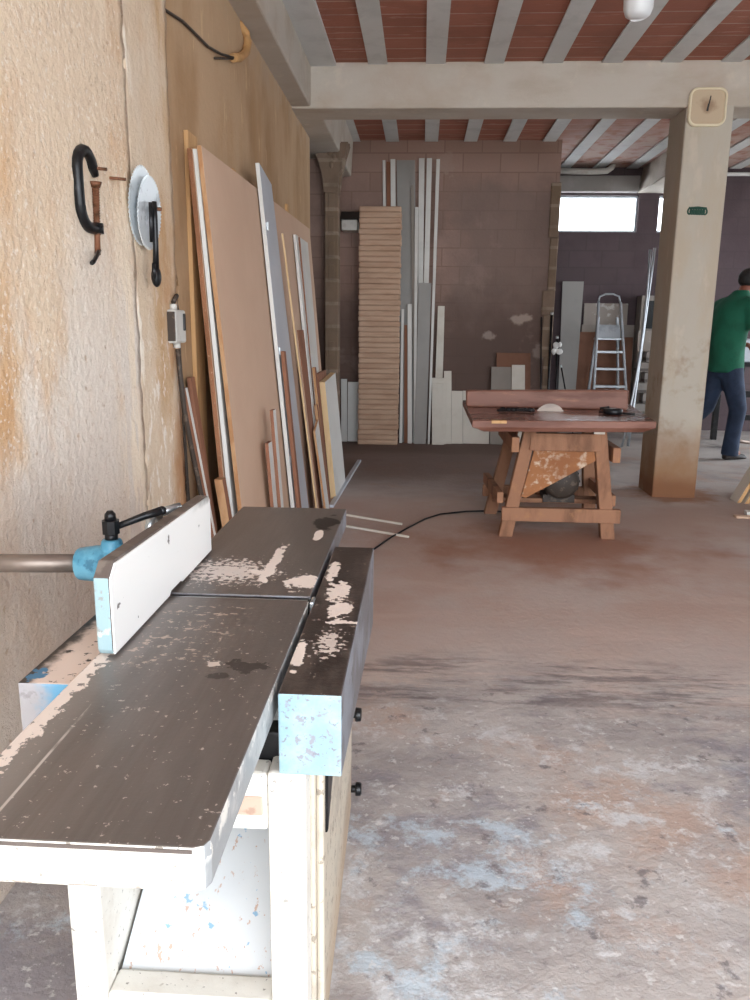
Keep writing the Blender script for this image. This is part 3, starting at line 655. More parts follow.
tag(MB().tube([(-.962, 3.02, 1.95), (-.96, 3.05, 1.7), (-.957, 3.09, 1.48), (-.955, 3.13, 1.42), (-.955, 3.10, 1.5), (-.955, 3.08, 1.46), (-.955, 3.12, 1.36)], .0035, 6).build('thin_wire', 'tan_cable'),
    'thin tan wire dangling on the wall above the switch box', 'wire')
# conduit stub and wire near the ceiling
tag(MB().tube([(-.985, 4.44, 2.79), (-.955, 4.50, 2.76), (-.95, 4.52, 2.72), (-.95, 4.47, 2.66), (-.95, 4.32, 2.59), (-.948, 4.16, 2.54)], .021, 14).build('conduit', 'conduit'), 'bent tan conduit coming out of the wall under the tie beam', 'conduit')
tag(MB().tube([(-.948, 4.17, 2.543), (-.955, 3.94, 2.49), (-.96, 3.73, 2.455), (-.962, 3.365, 2.43), (-.963, 3.10, 2.385), (-.965, 3.0, 2.41)], .006, 8).tube([(-.948, 4.17, 2.54), (-.955, 4.02, 2.495), (-.962, 3.85, 2.445)], .005, 8).build('loose_wire', 'dark_cable'), 'dark loose wire drooping out of the tan conduit', 'wire')

# ------------------------------------------------------------------ boards leaning on the left wall
LG = 'boards leaning on the left wall'
def lboard(name, label, y0, y1, xb, xt, zt, th, face, edge, yt0=None, yt1=None, xb1=None, xt1=None, zt1=None, zb=0, group=LG, cat='board', bevel=.0015):
    """outer face X at bottom xb and top xt; y0..y1 along the wall"""
    yt0 = y0 if yt0 is None else yt0; yt1 = y1 if yt1 is None else yt1
    xb1 = xb if xb1 is None else xb1; xt1 = xt if xt1 is None else xt1; zt1 = zt if zt1 is None else zt1
    m = MB().hexa([(xb - th, y0, zb), (xb, y0, zb), (xb1, y1, zb), (xb1 - th, y1, zb), (xt - th, yt0, zt), (xt, yt0, zt), (xt1, yt1, zt1), (xt1 - th, yt1, zt1)], [1, 1, 1, 0, 1, 0])
    return tag(m.build(name, [face, edge], bevel=bevel), label, cat, group)
lboard('wood_batten', 'upright pine batten sticking up behind the near end of the big sheets', 3.335, 3.47, -.951, -.951, 2.03, .018, 'wood', 'wood', cat='batten')
lboard('wood_batten', 'second pine batten peeking above the middle of the big sheet', 4.12, 4.17, -.951, -.951, 2.03, .018, 'wood', 'wood', cat='batten')
lboard('wood_batten', 'third pine batten peeking above the big sheet right of the pale plank', 5.72, 5.78, -.951, -.951, 2.09, .018, 'wood', 'wood', cat='batten')
lboard('mdf_sheet', 'ragged-edged brown sheet nearest the wall', 3.30, 6.2, -.801, -.9275, 1.955, .02, 'mdf', 'rough_mdf')
lboard('white_sheet', 'white sheet between the two big brown sheets', 3.31, 6.25, -.774, -.909, 1.955, .018, 'white_board', 'white_board')
lboard('mdf_sheet', 'largest brown fibreboard sheet in front of the others', 3.30, 6.38, -.724, -.889, 1.965, .019, 'mdf', 'mdf_edge', zt1=2.0)
D = lboard('pale_plank', 'tall bluish white plank leaning over the big brown sheet', 4.40, 4.92, -.690, -.870, 2.10, .022, 'blue_white', 'white_board', 4.36, 4.70, zt1=2.05)
for (z, y) in ((1.79, 4.42), (1.13, 4.42), (.52, 4.42)):
    x = -.69 - .172 * z / 2.1 - .011
    MB().box((x - .012, y - .012, z - .02), (x + .012, y + .001, z + .02)).tube([(x, y - .02, z), (x, y - .01, z)], .007, 8).build('hinge_fitting', 'bright_steel', D)
lboard('narrow_strip', 'short brown strip leaning against the bluish white plank foot', 4.38, 4.44, -.655, -.757, 1.13, .02, 'red_brown', 'red_brown')
lboard('white_strip', 'narrow white and brown strip before the big brown sheet', 3.86, 3.93, -.668, -.725, .86, .018, 'white_board', 'red_brown')
lboard('white_offcut', 'white offcut with reddish edge low before the big brown sheet', 3.76, 3.85, -.684, -.732, .71, .018, 'white_board', 'red_brown')
lboard('edge_strip', 'thin pale strip right beside the bluish white plank', 5.05, 5.12, -.655, -.815, 1.79, .012, 'mdf', 'pale_wood', cat='strip', yt0=4.75, yt1=4.82)
lboard('red_plank', 'red-brown plank between thin strips right of the bluish white plank', 5.12, 5.35, -.665, -.79, 1.24, .018, 'red_brown', 'red_brown')
lboard('white_strip', 'tall thin white-edged strip left of the upper white board', 5.46, 5.55, -.685, -.852, 1.86, .02, 'white_board', 'white_board', cat='strip')
lboard('white_board', 'tall white board standing behind the short white panel', 5.68, 6.06, -.70, -.858, 1.865, .02, 'white_board', 'red_brown')
lboard('brown_plank', 'knee-high brown plank left of the short white panel', 5.56, 5.64, -.645, -.745, .98, .02, 'red_brown', 'mdf_edge')
lboard('narrow_strip', 'brown strip with pale edge before the knee-high brown plank', 5.44, 5.50, -.628, -.715, .73, .02, 'red_brown', 'mdf_edge')
lboard('white_offcut', 'pale pointed offcut leaning before the red-brown plank', 5.20, 5.36, -.618, -.695, .58, .016, 'white_board', 'mdf_edge', zt1=.64)
lboard('edged_board', 'short white panel with thick pine edge at the end of the leaning boards', 5.74, 6.36, -.612, -.694, .868, .042, 'white_board', 'pale_wood', xb1=-.60, xt1=-.685, zt1=.90)
lboard('narrow_strip', 'reddish strip behind the pine-edged white panel', 5.72, 6.2, -.662, -.742, .93, .018, 'red_brown', 'red_brown')
# near end, low, next to the fence
lboard('white_strip', 'white strip leaning low beside the near end of the big sheets', 3.16, 3.19, -.79, -.921, 1.03, .014, 'white_board', 'red_brown', 3.06, 3.09, cat='strip')
lboard('red_plank', 'brown strip behind the low white strip near the switch box', 3.20, 3.26, -.82, -.94, 1.06, .016, 'red_brown', 'red_brown', cat='strip')
lboard('red_plank', 'short red-brown board against the near edge of the big sheets', 3.235, 3.29, -.745, -.83, .63, .036, 'red_brown', 'mdf_edge')
# strip and sticks on the floor
t = MB().hexa([(-.635, 5.45, 0), (-.60, 5.45, 0), (-.55, 7.4, 0), (-.585, 7.4, 0), (-.635, 5.45, .02), (-.60, 5.45, .02), (-.55, 7.4, .02), (-.585, 7.4, .02)])
tag(t.build('floor_strip', 'blue_white', bevel=.002), 'long pale strip lying on the floor along the leaning boards', 'strip')
def stick(a, b, label):
    a, b = Vector(a), Vector(b); d = (b - a).normalized(); n = Vector((-d.y, d.x, 0)) * .0065
    m = MB().hexa([a - n, a + n, b + n, b - n] + [q + Vector((0, 0, .014)) for q in (a - n, a + n, b + n, b - n)])
    tag(m.build('wood_stick', 'cream_board', bevel=.002), label, 'stick', 'sticks on the floor')
stick((-.60, 5.28, 0), (-.10, 5.0, 0), 'farther pale stick on the floor behind the planer table')
stick((-.56, 4.97, 0), (-.05, 4.685, 0), 'nearer pale stick on the floor behind the planer table')
tag(MB().tube([(-.40, 3.9, .008), (-.33, 4.15, .008), (-.267, 4.335, .008), (-.16, 4.66, .008), (-.047, 4.93, .008), (.05, 5.15, .008), (.155, 5.30, .008), (.34, 5.40, .008), (.50, 5.435, .008), (.70, 5.40, .008)], .006, 8).build('floor_cable', 'dark_plastic'),
    'black cable snaking over the floor from the saw table', 'cable')

# ------------------------------------------------------------------ back wall: stack and planks
sx0, sx1, sy0, sy1 = -.672, -.235, 8.42, 8.78
proto = MB().box((-.2185, -.08, 0), (.2185, .08, .0475)).build('stacked_board', 'stack', bevel=.013, origin=(0, 0, 0))
NS = 45; dz = 2.464 / NS
ordn = ['bottom', 'second', 'third', 'fourth', 'fifth', 'sixth', 'seventh', 'eighth', 'ninth', 'tenth']
rs = random.Random(4)
for i in range(NS):
    o = proto if i == 0 else proto.copy()
    if i: COL.objects.link(o)
    o.location = ((sx0 + sx1) / 2 + rs.uniform(-.005, .005), 8.585 + rs.uniform(-.007, .007), i * dz)
    o.scale = (1, 1, 1)
    if i < 10: lab = f'{ordn[i]} brown board from the floor in the tall stack' if i else 'lowest brown board of the tall stack, on the floor'
    elif i > NS - 11:
        q = NS - 1 - i
        lab = f'{ordn[q]} brown board from the top of the tall stack' if q else 'topmost brown board of the tall stack'
    else:
        lab = 'brown board in the middle of the tall stack by the back wall'
    tag(o, lab, 'board', 'tall stack of brown boards' if (i < 10 or i > NS - 11) else 'middle boards of the tall brown stack')
# the boards lie flush: fill each layer so only a thin shadow line is left
proto.data.transform(Matrix.Diagonal((1, 1, dz * .995 / .0475, 1)))

PG = 'planks leaning on the back wall'
def plank(name, label, k, xb0, xb1, xt0, xt1, zt, face, edge=None, th=.018, cat='plank', zb=0):
    yy = lambda z: BW - .125 - .026 * k + z / 3 * .1
    m = MB().hexa([(xb0, yy(zb), zb), (xb1, yy(zb), zb), (xb1, yy(zb) + th, zb), (xb0, yy(zb) + th, zb), (xt0, yy(zt), zt), (xt1, yy(zt), zt), (xt1, yy(zt) + th, zt), (xt0, yy(zt) + th, zt)], [1, 1, 0, 1, 1, 1])
    return tag(m.build(name, [face, edge or face], bevel=.0015), label, cat, PG)
plank('grey_plank', 'tall wide grey plank right of the brown stack', 0, -.203, -.025, -.307, -.114, 2.965, 'grey_board')
plank('edge_strip', 'tall thin grey-brown strip before the wide grey plank', 2, -.058, -.028, -.149, -.123, 2.709, 'dim_board', 'mdf_edge', cat='strip')
plank('white_strip', 'thin white strip at far left rising behind the brown stack', 0, -.371, -.345, -.454, -.424, 2.965, 'white_board', cat='strip')
plank('red_plank', 'tall red-brown strip between two white ones behind the brown stack', 0, -.333, -.300, -.412, -.370, 2.95, 'red_brown', cat='strip')
plank('white_plank', 'white plank left of the tall grey plank, rising behind the brown stack', 1, -.303, -.247, -.369, -.319, 2.970, 'white_board')
plank('white_plank', 'left of the two tall white planks behind the short grey board', 1, -.025, .025, -.072, -.014, 2.980, 'white_board')
plank('white_plank', 'right of the two tall white planks behind the short grey board', 2, .003, .060, .011, .063, 2.975, 'white_board')
plank('white_plank', 'white plank ending lower, left of the two tall white planks', 3, -.064, -.039, -.102, -.066, 2.487, 'white_board')
plank('white_strip', 'slender tall white strip slanting at the right of the planks', 4, .093, .115, .109, .145, 2.955, 'white_board', cat='strip')
plank('grey_board', 'half-height grey board standing before the tall white planks', 4, -.057, .075, -.042, .089, 1.717, 'grey_board')
plank('white_plank', 'half-height white strip between brown stack and grey board', 3, -.128, -.080, -.159, -.115, 1.499, 'white_board')
plank('white_strip', 'half-height thin pale strip touching the brown stack', 2, -.222, -.190, -.224, -.197, 1.447, 'white_board', cat='strip')
plank('red_plank', 'dark red-edged strip between the half-height white strips', 2, -.168, -.129, -.190, -.160, 1.279, 'red_brown', cat='strip')
plank('cream_plank', 'half-height cream plank right of the slender white strip', 1, .153, .241, .167, .239, 1.483, 'cream_board')
plank('white_board', 'knee-high white board nearest at the foot of the cream plank', 5, .140, .272, .123, .253, .660, 'cream_board', cat='board')
plank('white_board', 'white board just taller behind the nearest knee-high one', 3, .141, .295, .122, .274, .721, 'cream_board', cat='board')
plank('white_board', 'taller narrow white board right of the knee-high ones', 2, .274, .357, .251, .332, .796, 'cream_board', cat='board')
plank('white_board', 'low white board between tall narrow one and saw table', 1, .360, .481, .342, .462, .580, 'cream_board', cat='board')
plank('white_board', 'low wide white board partly behind the saw table', 0, .486, .773, .467, .761, .581, 'cream_board', cat='board')
plank('beige_board', 'square beige board standing behind the saw fence', 1, .782, 1.005, .766, .98, .846, 'dim_board', cat='board')
plank('white_board', 'narrow white board beside the square beige one', 2, 1.010, 1.163, .982, 1.121, .871, 'cream_board', cat='board')
plank('brown_board', 'dull brown board behind the beige and white ones', 0, .850, 1.224, .817, 1.183, .996, 'cardboard', cat='board')
plank('pale_board', 'pale board with a notched top left of the brown stack', 1, -.873, -.806, -.877, -.811, .691, 'white_board', cat='board')
plank('pale_board', 'wide pale board touching the left side of the brown stack', 0, -.803, -.682, -.803, -.682, .658, 'white_board', cat='board')
# pale wall box with dark sloping lid
WB = thing('wall_box', 'pale box with dark sloping lid on the wall left of the stack', 'box', (-.77, 8.7, 2.24))
box((-.865, 8.62, 2.24), (-.70, 8.845, 2.345)).build('body', 'box_grey', WB, .006)
MB().prism([(8.58, 2.345), (8.848, 2.345), (8.848, 2.45), (8.80, 2.45)], 'x', -.885, -.69).build('lid', 'dark_box', WB, .004)
# dark rods by the wall end
def rod(a, b, r, label, tip=None):
    o = MB().tube([a, b], r, 8).build('metal_rod', 'black_metal')
    if tip:
        d = (Vector(b) - Vector(a)).normalized()
        q = MB().tube([Vector(b), Vector(b) + d * .03], r * 1.25, 8); q.build('rod_tip', 'bright_steel', o)
    return tag(o, label, 'rod', 'rods leaning by the wall end')
def fix_child(o): pass
rod((1.322, 8.60, 0), (1.282, 8.80, 1.38), .008, 'thin dark rod at left of the wall end', False)
rod((1.372, 8.58, 0), (1.392, 8.80, 1.40), .013, 'thick dark rod with a light tip at the wall end', True)
rod((1.505, 8.74, 0), (1.476, 8.87, 1.15), .012, 'shorter dark rod with a light tip under the white plastic', True)
rod((1.70, 8.62, 0), (1.54, 8.86, .84), .008, 'short slanting grey rod before the tall grey board', True)
pb = MB(); rp_ = random.Random(12)
for i in range(9):
    pb.sphere((1.45 + rp_.uniform(-.04, .035), 8.70 + rp_.uniform(-.02, .02), 1.06 + rp_.uniform(-.05, .05)), (rp_.uniform(.02, .04), .02, rp_.uniform(.02, .035)), 7, 5)
tag(pb.build('plastic_bag', 'white_plastic'), 'crumpled white plastic tied round the dark rods', 'bag')

# ------------------------------------------------------------------ far corner
def fboard(name, label, xb0, xb1, xt0, xt1, zt, yb, yt, mt, th=.02, zb=0):
    m = MB().hexa([(xb0, yb, zb), (xb1, yb, zb), (xb1, yb + th, zb), (xb0, yb + th, zb), (xt0, yt, zt), (xt1, yt, zt), (xt1, yt + th, zt), (xt0, yt + th, zt)])
    return tag(m.build(name, mt, bevel=.002), label, 'board', 'boards in the far corner')
fboard('grey_board', 'tall grey board left of the stepladder in the far corner', 1.73, 1.93, 1.73, 1.99, 1.83, 10.02, 10.24, 'grey_board')
fboard('stained_board', 'stained pale board behind the top of the stepladder', 2.02, 2.56, 2.02, 2.56, 1.57, 10.2, 10.27, 'stained_board')
fboard('brown_sheet', 'brown sheet behind the left leg of the stepladder', 1.96, 2.45, 1.955, 2.45, 1.22, 10.12, 10.19, 'cardboard')
fboard('brown_sheet', 'brown sheet behind the right leg of the stepladder', 2.47, 2.64, 2.47, 2.63, 1.16, 10.1, 10.18, 'cardboard')
fboard('grey_sheet', 'grey sheet edge showing above the brown sheets behind the stepladder', 2.0, 2.66, 2.0, 2.65, 1.31, 10.16, 10.235, 'dim_board')
LD = thing('stepladder', 'aluminium stepladder standing before boards in the far corner', 'ladder', (2.3, 9.75, 0))
lz = 1.575
def rail(xb, xt, yb, yt, z1): return MB().hexa([(xb - .014, yb - .025, 0), (xb + .014, yb - .025, 0), (xb + .014, yb + .025, 0), (xb - .014, yb + .025, 0), (xt - .012, yt - .022, z1), (xt + .012, yt - .022, z1), (xt + .012, yt + .022, z1), (xt - .012, yt + .022, z1)])
rail(2.06, 2.115, 9.53, 9.90, lz).build('rail', 'alu', LD, .003)
rail(2.50, 2.375, 9.53, 9.90, lz).build('rail', 'alu', LD, .003)
rail(2.06, 2.14, 10.03, 9.95, 1.4).build('rear_leg', 'alu', LD, .003)
rail(2.50, 2.36, 10.03, 9.95, 1.4).build('rear_leg', 'alu', LD, .003)
for z in (.2, .4, .585, .79, .99):
    y = 9.55 + .37 * z / lz; a = 2.06 + .055 * z / lz; c_ = 2.50 - .125 * z / lz
    box((a, y - .04, z - .015), (c_, y + .035, z + .015)).build('step', 'alu', LD, .004)
box((2.105, 9.80, 1.13), (2.40, 9.99, 1.155)).build('platform', 'alu', LD, .004)
MB().hexa([(2.12, 9.84, 1.155), (2.39, 9.84, 1.155), (2.38, 9.87, 1.31), (2.13, 9.87, 1.31), (2.12, 9.85, 1.155), (2.39, 9.85, 1.155), (2.38, 9.88, 1.31), (2.13, 9.88, 1.31)][:4] + [(2.12, 9.85, 1.155), (2.39, 9.85, 1.155), (2.38, 9.88, 1.31), (2.13, 9.88, 1.31)]).build('tool_tray', 'alu', LD, .002)
MB().tube([(2.115, 9.92, 1.57), (2.13, 9.93, 1.64), (2.2, 9.935, 1.67), (2.29, 9.935, 1.67), (2.36, 9.93, 1.64), (2.375, 9.92, 1.57)], .012, 8).build('top_hoop', 'alu', LD)
# tubes leaning beside the pillar
for i, (a, b, r, lab) in enumerate((((2.22, 8.7, 0), (2.43, 9.0, 2.1), .012, 'bowed silver tube leaning just left of the pillar'), ((2.30, 8.75, 0), (2.49, 9.05, 2.12), .016, 'silver tube nearer the pillar edge'))):
    a, b = Vector(a), Vector(b); pts = [a.lerp(b, t) + Vector((.05 * math.sin(PI * t) * (1 - i), 0, 0)) for t in [j / 8 for j in range(9)]]
    tag(MB().tube(pts, r, 10).build('metal_tube', 'alu'), lab, 'tube', 'tubes by the pillar')
wbk = MB()
for r_ in range(8):
    for c_ in range(3):
        wbk.box((2.62 + c_ * .2 + (.1 if r_ % 2 else 0), 9.85, r_ * .125), (2.62 + c_ * .2 + .19 + (.1 if r_ % 2 else 0), 10.0, r_ * .125 + .118))
wb_ = tag(wbk.build('block_pile', 'white_bricks', bevel=.004), 'pale wall of stacked blocks left of the pillar', 'blocks')
wb_['kind'] = 'structure'
fboard('pale_slab', 'pale panel standing on the stacked blocks', 2.62, 3.0, 2.62, 3.0, 1.24, 9.90, 9.93, 'stained_board', zb=1.0)
CF = thing('cabinet_frame', 'small dark cabinet with pale frame behind the silver tubes', 'cabinet', (2.78, 10.1, 0))
box((2.66, 10.04, 0), (2.98, 10.26, 1.66)).build('carcass', 'dim_board', CF, .003)
box((2.70, 10.03, 1.27), (2.94, 10.041, 1.60)).build('dark_pane', 'dark_box', CF)
DA = thing('dark_appliance', 'dark appliance in the side opening behind the leaning boards', 'appliance', (-1.75, 8.3, 0))
box((-2.1, 8.05, 0), (-1.2, 8.48, 1.62)).build('body', 'dark_box', DA, .01)
for z in (1.2, 1.3, 1.4, 1.5): box((-1.95, 8.040, z), (-1.3, 8.051, z + .03)).build('front_bar', 'grey_steel', DA)

# ------------------------------------------------------------------ clock, mark and lamp
CK = thing('wall_clock', 'square wall clock with rounded cream frame on the pillar top', 'clock', (1.945, 6.07, 2.655))
def rrect(x0, z0, x1, z1, r, n=6):
    p = []
    for (cx_, cz_, a0) in ((x1 - r, z1 - r, 0), (x0 + r, z1 - r, 90), (x0 + r, z0 + r, 180), (x1 - r, z0 + r, 270)):
        for i in range(n + 1):
            a = math.radians(a0 + 90 * i / n); p.append((cx_ + r * math.cos(a), cz_ + r * math.sin(a)))
    return p
o_ = rrect(1.815, 2.655, 2.072, 2.905, .055); i_ = rrect(1.829, 2.669, 2.058, 2.891, .045); n = len(o_)
cm = MB()
vs = [(a, 6.066, b) for a, b in o_] + [(a, 6.040, b) for a, b in o_] + [(a, 6.036, b) for a, b in i_] + [(a, 6.050, b) for a, b in i_]
fs = []
for ring in range(3):
    for i in range(n): fs.append((ring * n + i, ring * n + (i + 1) % n, (ring + 1) * n + (i + 1) % n, (ring + 1) * n + i))
cm.add(vs, fs, True).build('frame', 'cream_frame', CK)
MB().prism(i_, 'y', 6.049, 6.064).build('dial', 'clock_face', CK)
MB().prism([(1.938, 2.755), (1.948, 2.752), (1.962, 2.85), (1.955, 2.852)], 'y', 6.044, 6.046).build('hand', 'dark_hand', CK)
MB().prism([(1.936, 2.755), (1.950, 2.752), (1.953, 2.80), (1.944, 2.802)], 'y', 6.0465, 6.0485).build('hand', 'dark_hand', CK)
gm = MB()
xs = 1.875
pts = []
for i in range(90):
    t = i / 89
    pts.append((1.885 + .125 * t + .018 * math.sin(t * 44), 6.0695, 2.10 + .022 * math.cos(t * 44) - .004 * t))
gm.tube(pts, .0065, 6)
gm.tube([(1.89, 6.0695, 2.118), (1.95, 6.0695, 2.122), (2.01, 6.0695, 2.115)], .008, 6)
tag(gm.build('painted_mark', 'green_paint'), 'dark green scribbled mark on the pillar below the clock', 'mark')
LA = thing('ceiling_lamp', 'large white bulb hanging from the ceiling ribs', 'lamp', (.985, 4.2, 3.07))
MB().tube([(.985, 4.2, 3.07), (.985, 4.2, 2.98)], .004, 8).build('cord', 'dark_cable', LA)
MB().tube([(.985, 4.2, 2.93), (.985, 4.2, 2.99)], [.024, .018], 16).build('socket', 'white_plastic', LA)
MB().lathe((.985, 4.2, 2.705), [(0, 0), (.035, .003), (.058, .018), (.068, .045), (.070, .10), (.066, .17), (.045, .21), (.026, .23), (0, .23)], 28).build('bulb', 'bulb', LA)

# ------------------------------------------------------------------ saw table
T = thing('table_saw', 'old wooden table saw on splayed dusty legs', 'machine', (.9, 5.0, 0))
ZT = .765
tp = MB()
q0 = [(.292, 4.40), (1.330, 4.50), (1.435, 5.48), (.300, 5.62)]
q1 = [(.362, 4.425), (1.262, 4.515), (1.40, 5.44), (.33, 5.58)]
tp.add([(x, y, ZT) for x, y in q0] + [(x, y, ZT - .038) for x, y in q0] + [(x, y, ZT - .065) for x, y in q1],
       [(0, 1, 2, 3)] + [(i, (i + 1) % 4, 4 + (i + 1) % 4, 4 + i) for i in range(4)] + [(4 + i, 4 + (i + 1) % 4, 8 + (i + 1) % 4, 8 + i) for i in range(4)] + [(11, 10, 9, 8)],
       False, [0] + [1] * 9)
tp.build('table_top', ['saw_top', 'saw_wood'], T, .006)
tf = MB().hexa([(.300, 5.14, ZT), (1.322, 5.10, ZT), (1.322, 5.17, ZT), (.300, 5.21, ZT), (.294, 5.145, ZT + .108), (1.322, 5.105, ZT + .128), (1.322, 5.16, ZT + .128), (.294, 5.20, ZT + .108)])
tf.build('rip_fence', 'saw_wood', T, .012)
bl = MB(); n = 40; p = []
for i in range(n):
    a = 2 * PI * i / n; p += [(.81 + .10 * math.cos(a), .715 + .10 * math.sin(a)), (.81 + .095 * math.cos(a + .05), .715 + .095 * math.sin(a + .05))]
bl.prism(p, 'y', 4.96, 4.964)
bl.build('saw_blade', 'grey_steel', T)
def leg(b, t, w0=.085, w1=.075):
    return MB().hexa([(b[0] - w0 / 2, b[1] - .035, 0), (b[0] + w0 / 2, b[1] - .035, 0), (b[0] + w0 / 2, b[1] + .035, 0), (b[0] - w0 / 2, b[1] + .035, 0),
                      (t[0] - w1 / 2, t[1] - .035, ZT - .065), (t[0] + w1 / 2, t[1] - .035, ZT - .065), (t[0] + w1 / 2, t[1] + .035, ZT - .065), (t[0] - w1 / 2, t[1] + .035, ZT - .065)])
FL0, FL1 = (.548, 4.80), (.658, 4.70)
FR0, FR1 = (1.178, 4.80), (1.06, 4.70)
BL0, BL1 = (.505, 5.40), (.645, 5.30)
BR0, BR1 = (1.20, 5.46), (1.12, 5.32)
for a, c in ((FL0, FL1), (FR0, FR1), (BL0, BL1), (BR0, BR1)): leg(a, c).build('leg', 'saw_leg', T, .006)
def bar(a, b, w, h, name, mt, bev=.005):
    a, b = Vector(a), Vector(b); d = (b - a).normalized(); n_ = Vector((-d.y, d.x, 0)).normalized() * w / 2; u = Vector((0, 0, h / 2))
    MB().hexa([a - n_ - u, b - n_ - u, b + n_ - u, a + n_ - u, a - n_ + u, b - n_ + u, b + n_ + u, a + n_ + u]).build(name, mt, T, bev)
bar((.515, 4.745, .155), (1.232, 4.745, .155), .045, .085, 'stretcher', 'saw_leg')
bar((.45, 5.42, .16), (1.22, 5.42, .16), .045, .08, 'stretcher', 'saw_leg')
bar((.505, 4.76, .25), (.47, 5.42, .25), .04, .07, 'side_rail', 'saw_leg')
bar((1.19, 4.78, .24), (1.185, 5.45, .24), .04, .07, 'side_rail', 'saw_leg')
bar((.565, 4.62, .60), (.56, 5.38, .60), .045, .09, 'side_rail', 'saw_leg')
bar((1.16, 4.64, .545), (1.17, 5.38, .545), .045, .09, 'side_rail', 'saw_leg')
bar((.655, 4.69, .612), (1.075, 4.69, .612), .04, .105, 'apron', 'saw_leg')
MB().prism([(.690, .575), (1.06, .575), (1.055, .50), (.655, .265), (.625, .27)], 'y', 4.705, 4.725).build('dust_panel', 'saw_panel', T, .003)
mo = MB().lathe((.90, 5.05, .33), [(0, -.16), (.09, -.16), (.11, -.14), (.115, 0), (.11, .12), (.06, .14), (0, .14)], 24, 'y')
for i in range(14):
    a = 2 * PI * i / 14; mo.box((.90 + .112 * math.cos(a) - .006, 4.93, .33 + .112 * math.sin(a) - .006), (.90 + .112 * math.cos(a) + .006, 5.15, .33 + .112 * math.sin(a) + .006))
mo.box((.80, 4.98, .18), (1.0, 5.12, .23))
mo.build('motor', 'dark_cable', T)
bar((.48, 5.06, .185), (1.2, 5.06, .185), .12, .03, 'motor_shelf', 'saw_leg')
box((1.022, 4.655, ZT - .098), (1.085, 4.667, ZT - .066)).build('label_tag', 'cream_board', T, .001)
MB().hexa([(.40, 4.405, ZT - .016), (.485, 4.413, ZT - .016), (.485, 4.45, ZT - .016), (.40, 4.45, ZT - .016), (.40, 4.405, ZT + .001), (.485, 4.413, ZT + .001), (.485, 4.45, ZT + .001), (.40, 4.45, ZT + .001)]).build('patch_strip', 'wood', T, .002)
# dark pieces lying on the saw table
dm = MB(); rr = random.Random(2)
for i in range(11):
    dm.sphere((.50 + i * .018 + rr.uniform(-.01, .01), 4.87 + rr.uniform(-.02, .02), ZT + .0165), (.022, .02, rr.uniform(.008, .016)), 8, 6)
dm.tube([(.47, 4.86, ZT + .010), (.58, 4.865, ZT + .014), (.70, 4.87, ZT + .010)], .008, 6)
tag(dm.build('black_bundle', 'black_metal'), 'flat black bundle lying at the left of the saw table', 'tool')
hm = MB()
hm.lathe((1.165, 4.84, ZT + .001), [(0, .035), (.05, .035), (.058, .028), (.058, .006), (.05, 0), (0, 0)], 18)
hm.tube([(1.19, 4.83, ZT + .01), (1.26, 4.80, ZT + .010), (1.285, 4.79, ZT + .009)], .007, 6)
hm.tube([(1.13, 4.85, ZT + .01), (1.09, 4.86, ZT + .012), (1.10, 4.88, ZT + .03), (1.15, 4.87, ZT + .04)], .008, 6)
tag(hm.build('measuring_tool', 'black_metal'), 'small round black tool lying at the right of the saw table', 'tool')

# ------------------------------------------------------------------ worker
def skin(name, pts, edges, rad, mt, parent, sub=2, root=0):
    me = bpy.data.meshes.new(name); o0 = Vector(parent.location) if parent else Vector()
    me.from_pydata([Vector(p) - o0 for p in pts], edges, [])
    o = bpy.data.objects.new(name, me); COL.objects.link(o); o.parent = parent
    s_ = o.modifiers.new('skin', 'SKIN'); s_.use_smooth_shade = True; s_.branch_smoothing = .4
    for i, r in enumerate(rad):
        me.skin_vertices[0].data[i].radius = (r, r) if isinstance(r, (int, float)) else r
    me.skin_vertices[0].data[root].use_root = True
    u = o.modifiers.new('sub', 'SUBSURF'); u.levels = sub; u.render_levels = sub
    me.materials.append(M[mt]); return o
PX, PY = 3.03, 8.05
W = thing('person', 'person in green T-shirt and blue jeans walking away behind the pillar', 'person', (PX, PY, 0))
fwd = Vector((.93, .37, 0)).normalized(); rgt = Vector((.37, -.93, 0)).normalized(); up = Vector((0, 0, 1))
def B_(f, r, z): return Vector((PX, PY, 0)) + fwd * f + rgt * r + up * z
pel = B_(-.04, 0, .95); sp1 = B_(-.03, 0, 1.10); sp2 = B_(0, 0, 1.27); ch = B_(.04, 0, 1.42); nb = B_(.06, 0, 1.585); nk = B_(.085, 0, 1.635); h0 = B_(.13, 0, 1.69); h1 = B_(.14, 0, 1.75); h2 = B_(.135, 0, 1.80)
rs_ = B_(.04, .185, 1.53); re = B_(.03, .265, 1.24); rw_ = B_(.26, .23, 1.12)
ls = B_(.04, -.185, 1.53); le = B_(.05, -.26, 1.24); lw = B_(.28, -.17, 1.13)
rh = B_(-.03, .10, .90); rk = B_(.075, .10, .50); ra = B_(.03, .10, .10); rt = B_(.16, .10, .045)
lh = B_(-.04, -.10, .90); lk = B_(-.14, -.10, .51); laa = B_(-.50, -.09, .24); lt = B_(-.46, -.09, .07)
nose = B_(.24, 0, 1.725)
pts = [pel, sp1, sp2, ch, nb, nk, h0, h1, h2, rs_, re, rw_, ls, le, lw, rh, rk, ra, lh, lk, laa, nose]
ed = [(0, 1), (1, 2), (2, 3), (3, 4), (4, 5), (5, 6), (6, 7), (7, 8), (3, 9), (9, 10), (10, 11), (3, 12), (12, 13), (13, 14), (0, 15), (15, 16), (16, 17), (0, 18), (18, 19), (19, 20), (6, 21)]
rad = [.10, .095, .10, .10, .065, .055, .075, .085, .05, .062, .044, .030, .062, .044, .030, .085, .058, .042, .085, .058, .042, .016]
rad[9] = rad[12] = .052
